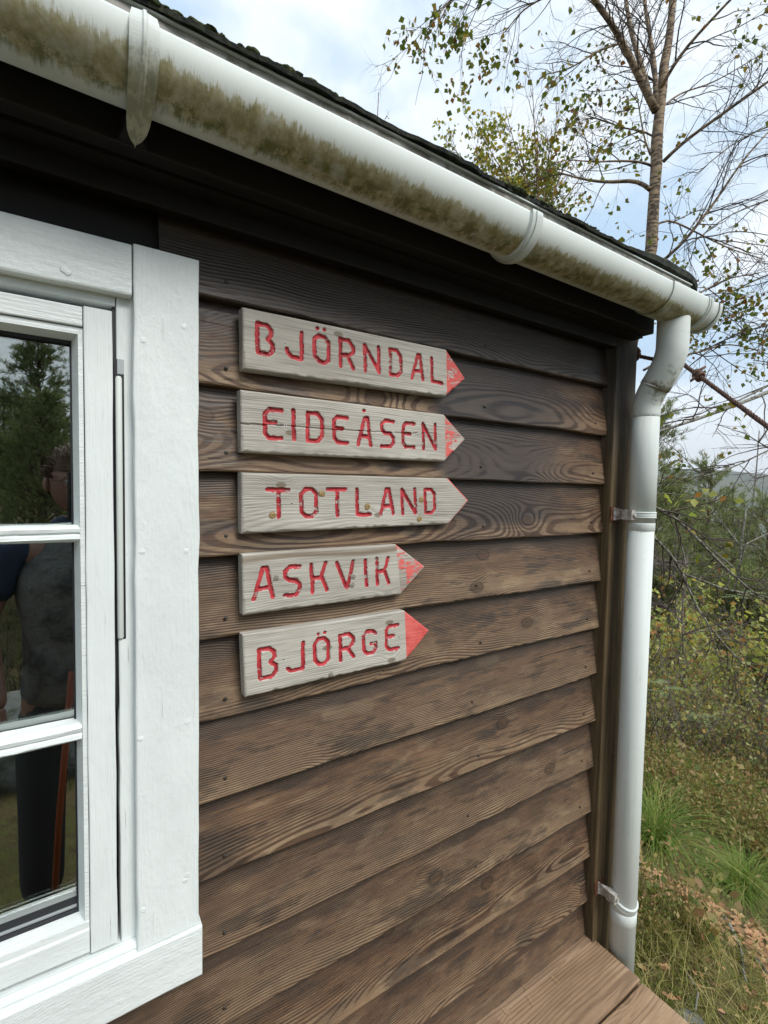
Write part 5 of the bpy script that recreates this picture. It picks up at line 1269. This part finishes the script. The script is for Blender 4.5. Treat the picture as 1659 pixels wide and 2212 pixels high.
# rowan saplings
for (px, py, D, sd_, lab) in ((1440, 1470, 4.4, 1, 'pale green rowan sapling beside the downpipe'), (1520, 1535, 4.7, 2, 'pale rowan sapling left of the lichened slim trunk'), (1612, 1270, 4.6, 3, 'light green leafy sprig high in front of the small pines')):
    p = PW(px, py, D); z0 = float(hgt(p[0], p[1])); r2 = np.random.default_rng(sd_); root = thing('rowan_sapling', lab, 'sapling', (p[0], p[1], z0), 'rowan saplings')
    v, f = frame_tube([(0, 0, -.05), (.05, .01, (p[2]-z0)*.3), (-.03, .02, (p[2]-z0)*.65), (0, .01, p[2]-z0)], [.004, .0035, .003, .0015], 6); mk('stem', v, f, M['twig'], root, True)
    V = []; F = []
    for j in range(7):
        a = r2.uniform(0, 6.28); L_ = r2.uniform(.12, .20); o_ = np.array([0, 0, p[2]-z0-r2.uniform(0, .14)]); d = np.array([math.cos(a), math.sin(a), r2.uniform(-.1, .4)]); sd2 = np.cross(d, [0, 0, 1]); sd2 /= np.linalg.norm(sd2)
        for m_ in range(1, 8):
            for sg_ in (-1, 1):
                b_ = o_+d*L_*m_/7-np.array([0, 0, .03*(m_/7)**2]); e = b_+(sd2*sg_*.8+d*.5)*.042; c = len(V); mid_ = (b_+e)/2; wv = np.cross(e-b_, [0, 0, 1]); wv = wv/np.linalg.norm(wv)*.009
                V += [b_, mid_+wv, e, mid_-wv]; F += [(c, c+1, c+2), (c, c+2, c+3)]
    mk('leaves', V, F, M['rowan'], root)
# fallen sticks
for (p0, p1, r_, lab) in (((1560, 1990), (1610, 2140), .008, 'long bare stick lying on the moss at the lower right'), ((1478, 2120), (1500, 2200), .005, 'thin twig on the ground near the bench end'), ((1625, 2085), (1680, 2150), .009, 'pale stick at the right edge of the ground')):
    a, b = G(*p0), G(*p1); P_ = resamp([a, a*.6+b*.4+np.array([.03, -.02, .03]), b], 14); P_[:, 2] = hgt(P_[:, 0], P_[:, 1])+.02+.01*np.sin(np.arange(14))
    v, f = frame_tube(P_, np.linspace(r_, r_*.5, 14), 7); tag(mk('stick', v-a, f, M['lichen'], None, True, a), lab, 'stick')
# rock by the bench end
def rock(p, r_, sd_, lab):
    v, f = sph((0, 0, 0), r_, (1.4, 1, .55), 26, 18); r2 = np.random.default_rng(sd_); k = r2.normal(0, 1, (6, 3))
    d = sum(.10*np.sin(v@k[i]/r_*1.6+i) for i in range(6)); v = v*(1+d[:, None]*.5); tag(mk('rock', v, f, M['rock'], None, True, p), lab, 'rock')
M['rock'] = mat_simple('grey_rock', (.20, .195, .18), .85, 0, .3, 9, (.075, .08, .05), .8, .01)
rock(G(1490, 2235)-np.array([0, 0, .03]), .07, 1, 'mossy grey rock on the ground at the bench end')
rock((-.25, -2.3, float(hgt(-.25, -2.3))), .55, 2, 'large dark rock on the ground behind the photographer')
rock((.9, -3.2, float(hgt(.9, -3.2))), .7, 3, 'broad rock outcrop under the pines behind the photographer')
P = np.column_stack([rg.uniform(-4, 4, 5000), rg.uniform(-9, -1.6, 5000)]); P = np.column_stack([P, hgt(P[:, 0], P[:, 1])])
tag(scatter('grass_behind', [blades(9, .16, .8, .0025, rg)], P, .6, 1.4, M['heath_dark'], .5), 'grass growing on the ground behind the photographer', 'grass')

# ------------------------------------------------------------------ PERSON (seen reflected in the window)
M['skin'] = mat_simple('skin', (.33, .18, .13), .5); M['hair'] = mat_simple('hair', (.09, .05, .03), .6, 0, .4, 180, (.16, .10, .055), .8, .002)
M['vest'] = mat_simple('grey_vest', (.21, .21, .20), .85, 0, .2, 7, (.10, .10, .095), 1.0, .05); M['shirt'] = mat_simple('blue_shirt', (.030, .045, .085), .8)
M['trousers'] = mat_simple('dark_trousers', (.045, .045, .05), .8); M['shoe'] = mat_simple('shoe', (.03, .03, .03), .6)
M['phone'] = mat_simple('phone_body', (.03, .03, .035), .25); M['frame_g'] = mat_simple('spectacle_frame', (.10, .06, .04), .4)
PXc, PYc = .015, -.67
person = thing('person', 'person in a grey vest and blue shirt photographing the wall, reflected in the window', 'person', (PXc, PYc, 0))
person.rotation_euler = (0, 0, rad(-14))
def skin(name, J, E, mat, sub=2):
    keys = list(J); me = bpy.data.meshes.new(name); me.from_pydata([J[k][0] for k in keys], [(keys.index(a), keys.index(b)) for a, b in E], [])
    o = bpy.data.objects.new(name, me); COL.objects.link(o); o.parent = person; me.materials.append(mat)
    md = o.modifiers.new('skin', 'SKIN'); md.use_smooth_shade = True
    for i, k in enumerate(keys):
        r_ = J[k][1]; me.skin_vertices[0].data[i].radius = r_ if isinstance(r_, tuple) else (r_, r_)
    me.skin_vertices[0].data[0].use_root = True
    o.modifiers.new('sub', 'SUBSURF').levels = sub; o.modifiers['sub'].render_levels = sub
    return o
Rt = Matrix.Rotation(rad(14), 3, 'Z')
hand_r = Rt @ Vector((.02-PXc, -.055-PYc, 0)); hz = 1.66
body = {'pelvis': ((0, 0, .98), (.11, .08)), 'waist': ((0, 0, 1.12), (.10, .08)), 'chest': ((0, 0, 1.34), (.12, .085)), 'neck0': ((0, .0, 1.50), .062), 'neck1': ((0, .012, 1.58), .056),
 'sl': ((-.19, 0, 1.46), .058), 'el': ((-.27, -.01, 1.18), .042), 'wl': ((-.25, .10, .95), .028), 'pl': ((-.245, .12, .90), (.042, .020)),
 'sr': ((.19, 0, 1.46), .058), 'er': ((.27, .18, 1.27), .042), 'wr': ((hand_r.x+.07, hand_r.y-.10, hz-.10), .028), 'pr': ((hand_r.x+.055, hand_r.y-.045, hz-.03), (.022, .040)),
 'hl': ((-.10, 0, .92), .085), 'kl': ((-.11, .02, .50), .058), 'al': ((-.11, 0, .10), .042), 'fl': ((-.12, .14, .04), .038),
 'hr': ((.10, 0, .92), .085), 'kr': ((.11, .02, .50), .058), 'ar': ((.11, 0, .10), .042), 'fr': ((.12, .14, .04), .038)}
be = [('pelvis', 'waist'), ('waist', 'chest'), ('chest', 'neck0'), ('neck0', 'neck1'), ('chest', 'sl'), ('sl', 'el'), ('el', 'wl'), ('wl', 'pl'), ('chest', 'sr'), ('sr', 'er'), ('er', 'wr'), ('wr', 'pr'),
      ('pelvis', 'hl'), ('hl', 'kl'), ('kl', 'al'), ('al', 'fl'), ('pelvis', 'hr'), ('hr', 'kr'), ('kr', 'ar'), ('ar', 'fr')]
skin('body', body, be, M['skin'])
for side, c_, dr in (('left', Vector(body['pl'][0]), Vector((0, .25, -1))), ('right', Vector(body['pr'][0]), Vector((-.1, .35, 1)))):
    dr.normalize(); ax = Vector((0, 1, .2)) if side == 'left' else Vector((-.3, 1, 0)); ax = (ax-dr*ax.dot(dr)).normalized(); cv = dr.cross(ax)*(1 if side == 'left' else -1)
    for k, (o_, ln) in enumerate(((-.030, .066), (-.010, .078), (.010, .074), (.029, .058))):
        b_ = c_+ax*o_+dr*.02; m1 = b_+dr*ln*.45+cv*.006; m2 = m1+dr*ln*.3+cv*.016; m3 = m2+dr*ln*.2+cv*.022
        skin('finger', {'a': (tuple(b_-dr*.03), .010), 'b': (tuple(b_), .0095), 'c': (tuple(m1), .009), 'd': (tuple(m2), .0082), 'e': (tuple(m3), .007)}, [('a', 'b'), ('b', 'c'), ('c', 'd'), ('d', 'e')], M['skin'], 1)
    b_ = c_-ax*.035-dr*.02; skin('thumb', {'a': (tuple(b_+ax*.015), .012), 'b': (tuple(b_-ax*.012+dr*.022), .011), 'c': (tuple(b_-ax*.016+dr*.050+cv*.012), .009)}, [('a', 'b'), ('b', 'c')], M['skin'], 1)
# head: shaped ovoid with nose, brow, chin, ears
hv, hf = sph((0, 0, 0), 1.0, (1, 1, 1), 40, 30)
x, y, z = hv.T.copy(); hx = x*.076*(1-.18*np.clip(-z, 0, 1)**1.5); hy = y*.097*(1-.10*np.clip(-z, 0, 1)); hzz = z*.118
front = y > .0
hy = hy+front*.020*np.exp(-((x/.17)**2))*np.exp(-(((z+.12)/.16)**2))                 # nose
hy = hy+front*.006*np.exp(-((z-.16)/.10)**2)*np.exp(-(x/.6)**2)                       # brow
hy = hy-front*.010*(np.exp(-(((x-.38)/.18)**2)-((z-.02)/.10)**2)+np.exp(-(((x+.38)/.18)**2)-((z-.02)/.10)**2))   # eye hollows
hy = hy+front*.007*np.exp(-((x/.35)**2)-((z+.42)/.07)**2)+front*.009*np.exp(-((x/.3)**2)-((z+.80)/.14)**2)      # lips, chin
HC = np.array([0, .025, 1.700])
o = mk('head', np.column_stack([hx, hy, hzz])+HC, hf, M['skin'], person, True)
for s in (-1, 1):
    v, f = sph((0, 0, 0), 1.0, (.010, .020, .032), 14, 10); v[:, 0] += .006*(v[:, 1]/.02)**2*s; ear = mk('ear', v+HC+np.array([s*.080, -.008, -.006]), f, M['skin'], person, True)
    v, f = sph((0, 0, 0), .0115, (1, .8, .8), 12, 8); mk('eye', v+HC+np.array([s*.030, .078, .004]), f, M['white_eye'] if 'white_eye' in M else M['bead'], person, True)
    v, f = torus(HC+np.array([s*.033, .099, .0]), (0, 1, 0), .022, .0014, 20, 6); mk('spectacle_rim', v, f, M['frame_g'], person, True)
    v, f = frame_tube([HC+np.array([s*.056, .099, .004]), HC+np.array([s*.080, .05, .008]), HC+np.array([s*.084, -.01, .006])], .0016, 6); mk('spectacle_arm', v, f, M['frame_g'], person, True)
r2 = np.random.default_rng(5)
hv2, hf2 = sph((0, 0, 0), 1.0, (1, 1, 1), 48, 30); x, y, z = hv2.T
hair = np.column_stack([x*.085, y*.106-.004, z*.126+.006]); keep = (z > .30-.0*y) | ((y < .12) & (z > -.42-.3*(y < -.5))) 
keep &= ~((np.abs(x) > .8) & (z < .12) & (y > -.35))
hf3 = [f for f in hf2 if all(keep[i] for i in f)]
hair += r2.normal(0, .0025, hair.shape); tuft = (z > .55)[:, None]*np.column_stack([0*z, .010+0*z, .012+.008*np.sin(x*30)]); hair += tuft
mk('hair', hair+HC, hf3, M['hair'], person, True)
b = B()
for i in range(420):
    d = r2.normal(0, 1, 3); d[2] = abs(d[2])*.9-.15; d /= np.linalg.norm(d)
    if d[1] > .45 and d[2] < .45: continue
    if abs(d[0]) > .75 and d[2] < .1: continue
    p = HC+d*np.array([.084, .104, .125]); e = p+(d+np.array([0, .5, .5])*.5+r2.normal(0, .3, 3))*.018
    v, f = frame_tube([p-d*.006, (p+e)/2+np.array([0, 0, .002]), e], [.0028, .0022, .0006], 4, False); b.add(v, f)
b.build('hair', M['hair'], person, True)
def grow_r(k, a): r_ = body[k][1]; r_ = r_ if isinstance(r_, tuple) else (r_, r_); return (r_[0]+a, r_[1]+a)
skin('shirt', {'a': ((0, 0, 1.40), .07), 'b': ((0, 0, 1.51), .085), 'c': ((0, .005, 1.575), .068)}, [('a', 'b'), ('b', 'c')], M['shirt'])
skin('vest', {'p0': ((0, 0, .80), (.19, .15)), 'pelvis': ((0, 0, .93), (.185, .145)), 'waist': ((0, 0, 1.12), (.158, .128)), 'chest': ((0, 0, 1.34), (.178, .130)), 'neck0': ((0, -.005, 1.475), (.13, .105)), 'n1': ((0, 0, 1.54), (.088, .082)),
     'sl': ((-.155, 0, 1.435), .092), 'sr': ((.155, 0, 1.435), .092)}, [('p0', 'pelvis'), ('pelvis', 'waist'), ('waist', 'chest'), ('chest', 'neck0'), ('neck0', 'n1'), ('chest', 'sl'), ('chest', 'sr')], M['vest'])
v_ = Vector(body['sl'][0]); e_ = Vector(body['el'][0]); skin('sleeve', {'a': (tuple(v_+Vector((.07, 0, .0))), .08), 'b': (tuple(v_+Vector((-.01, 0, -.01))), .075), 'c': (tuple(v_*.25+e_*.75), .064)}, [('a', 'b'), ('b', 'c')], M['shirt'])
v_ = Vector(body['sr'][0]); e_ = Vector(body['er'][0]); skin('sleeve', {'a': (tuple(v_+Vector((-.07, 0, .0))), .08), 'b': (tuple(v_+Vector((.01, 0, -.01))), .075), 'c': (tuple(v_*.25+e_*.75), .064)}, [('a', 'b'), ('b', 'c')], M['shirt'])
skin('trousers', {'p': ((0, 0, 1.0), (.158, .120)), 'q': ((0, 0, .93), (.155, .120)), 'hl': ((-.10, 0, .86), .110), 'kl': ((-.11, .02, .50), .084), 'al': ((-.11, 0, .05), .078), 'hr': ((.10, 0, .86), .110), 'kr': ((.11, .02, .50), .084), 'ar': ((.11, 0, .05), .078)},
     [('p', 'q'), ('q', 'hl'), ('hl', 'kl'), ('kl', 'al'), ('q', 'hr'), ('hr', 'kr'), ('kr', 'ar')], M['trousers'])
for s in (-1, 1): skin('shoe', {'a': ((s*.11, -.04, .055), (.050, .050)), 'b': ((s*.115, .06, .048), (.050, .044)), 'c': ((s*.12, .19, .036), (.046, .030))}, [('a', 'b'), ('b', 'c')], M['shoe'])
ph = thing('phone', 'black mobile phone held up by the photographer towards the wall', 'phone', tuple(np.array([0, 0, CAMZ])-CF*.022))
v, f = bbox(.024, .094, -.004, .004, -.11, .03, .0015)
mm = Matrix(((CR[0], CF[0], CU[0]), (CR[1], CF[1], CU[1]), (CR[2], CF[2], CU[2])))
v = [tuple(mm @ Vector(p)) for p in v]; mk('phone_body', v, f, M['phone'], ph)
# orange-handled tool leaning beside the photographer
tool = thing('walking_stick', 'orange stick leaning, its reflection slanting in the lowest window pane', 'stick', (-.06, -.40, 0))
v, f = frame_tube([(.0, .0, .0), (.03, -.01, .5), (.075, -.02, 1.02)], [.011, .011, .012], 10); M['orange'] = mat_simple('orange_handle', (.30, .07, .025), .45); mk('handle', v, f, M['orange'], tool, True)
v, f = frame_tube([(-.001, 0, -.02), (.0, 0, .0), (.004, 0, .05)], [.006, .014, .014], 10); mk('ferrule', v, f, M['trousers'], tool, True)

# ------------------------------------------------------------------ HAZE
mt, t = newmat('haze'); pv = t.n('ShaderNodeVolumePrincipled'); pv.inputs['Color'].default_value = (.97, .985, 1.0, 1); pv.inputs['Density'].default_value = .00016; pv.inputs['Anisotropy'].default_value = .2
t.out(pv.outputs[0], False)
v, f = box(-7000, 7000, -7000, 7000, -97, 460); o = mk('haze', v, f, mt); o['kind'] = 'stuff'
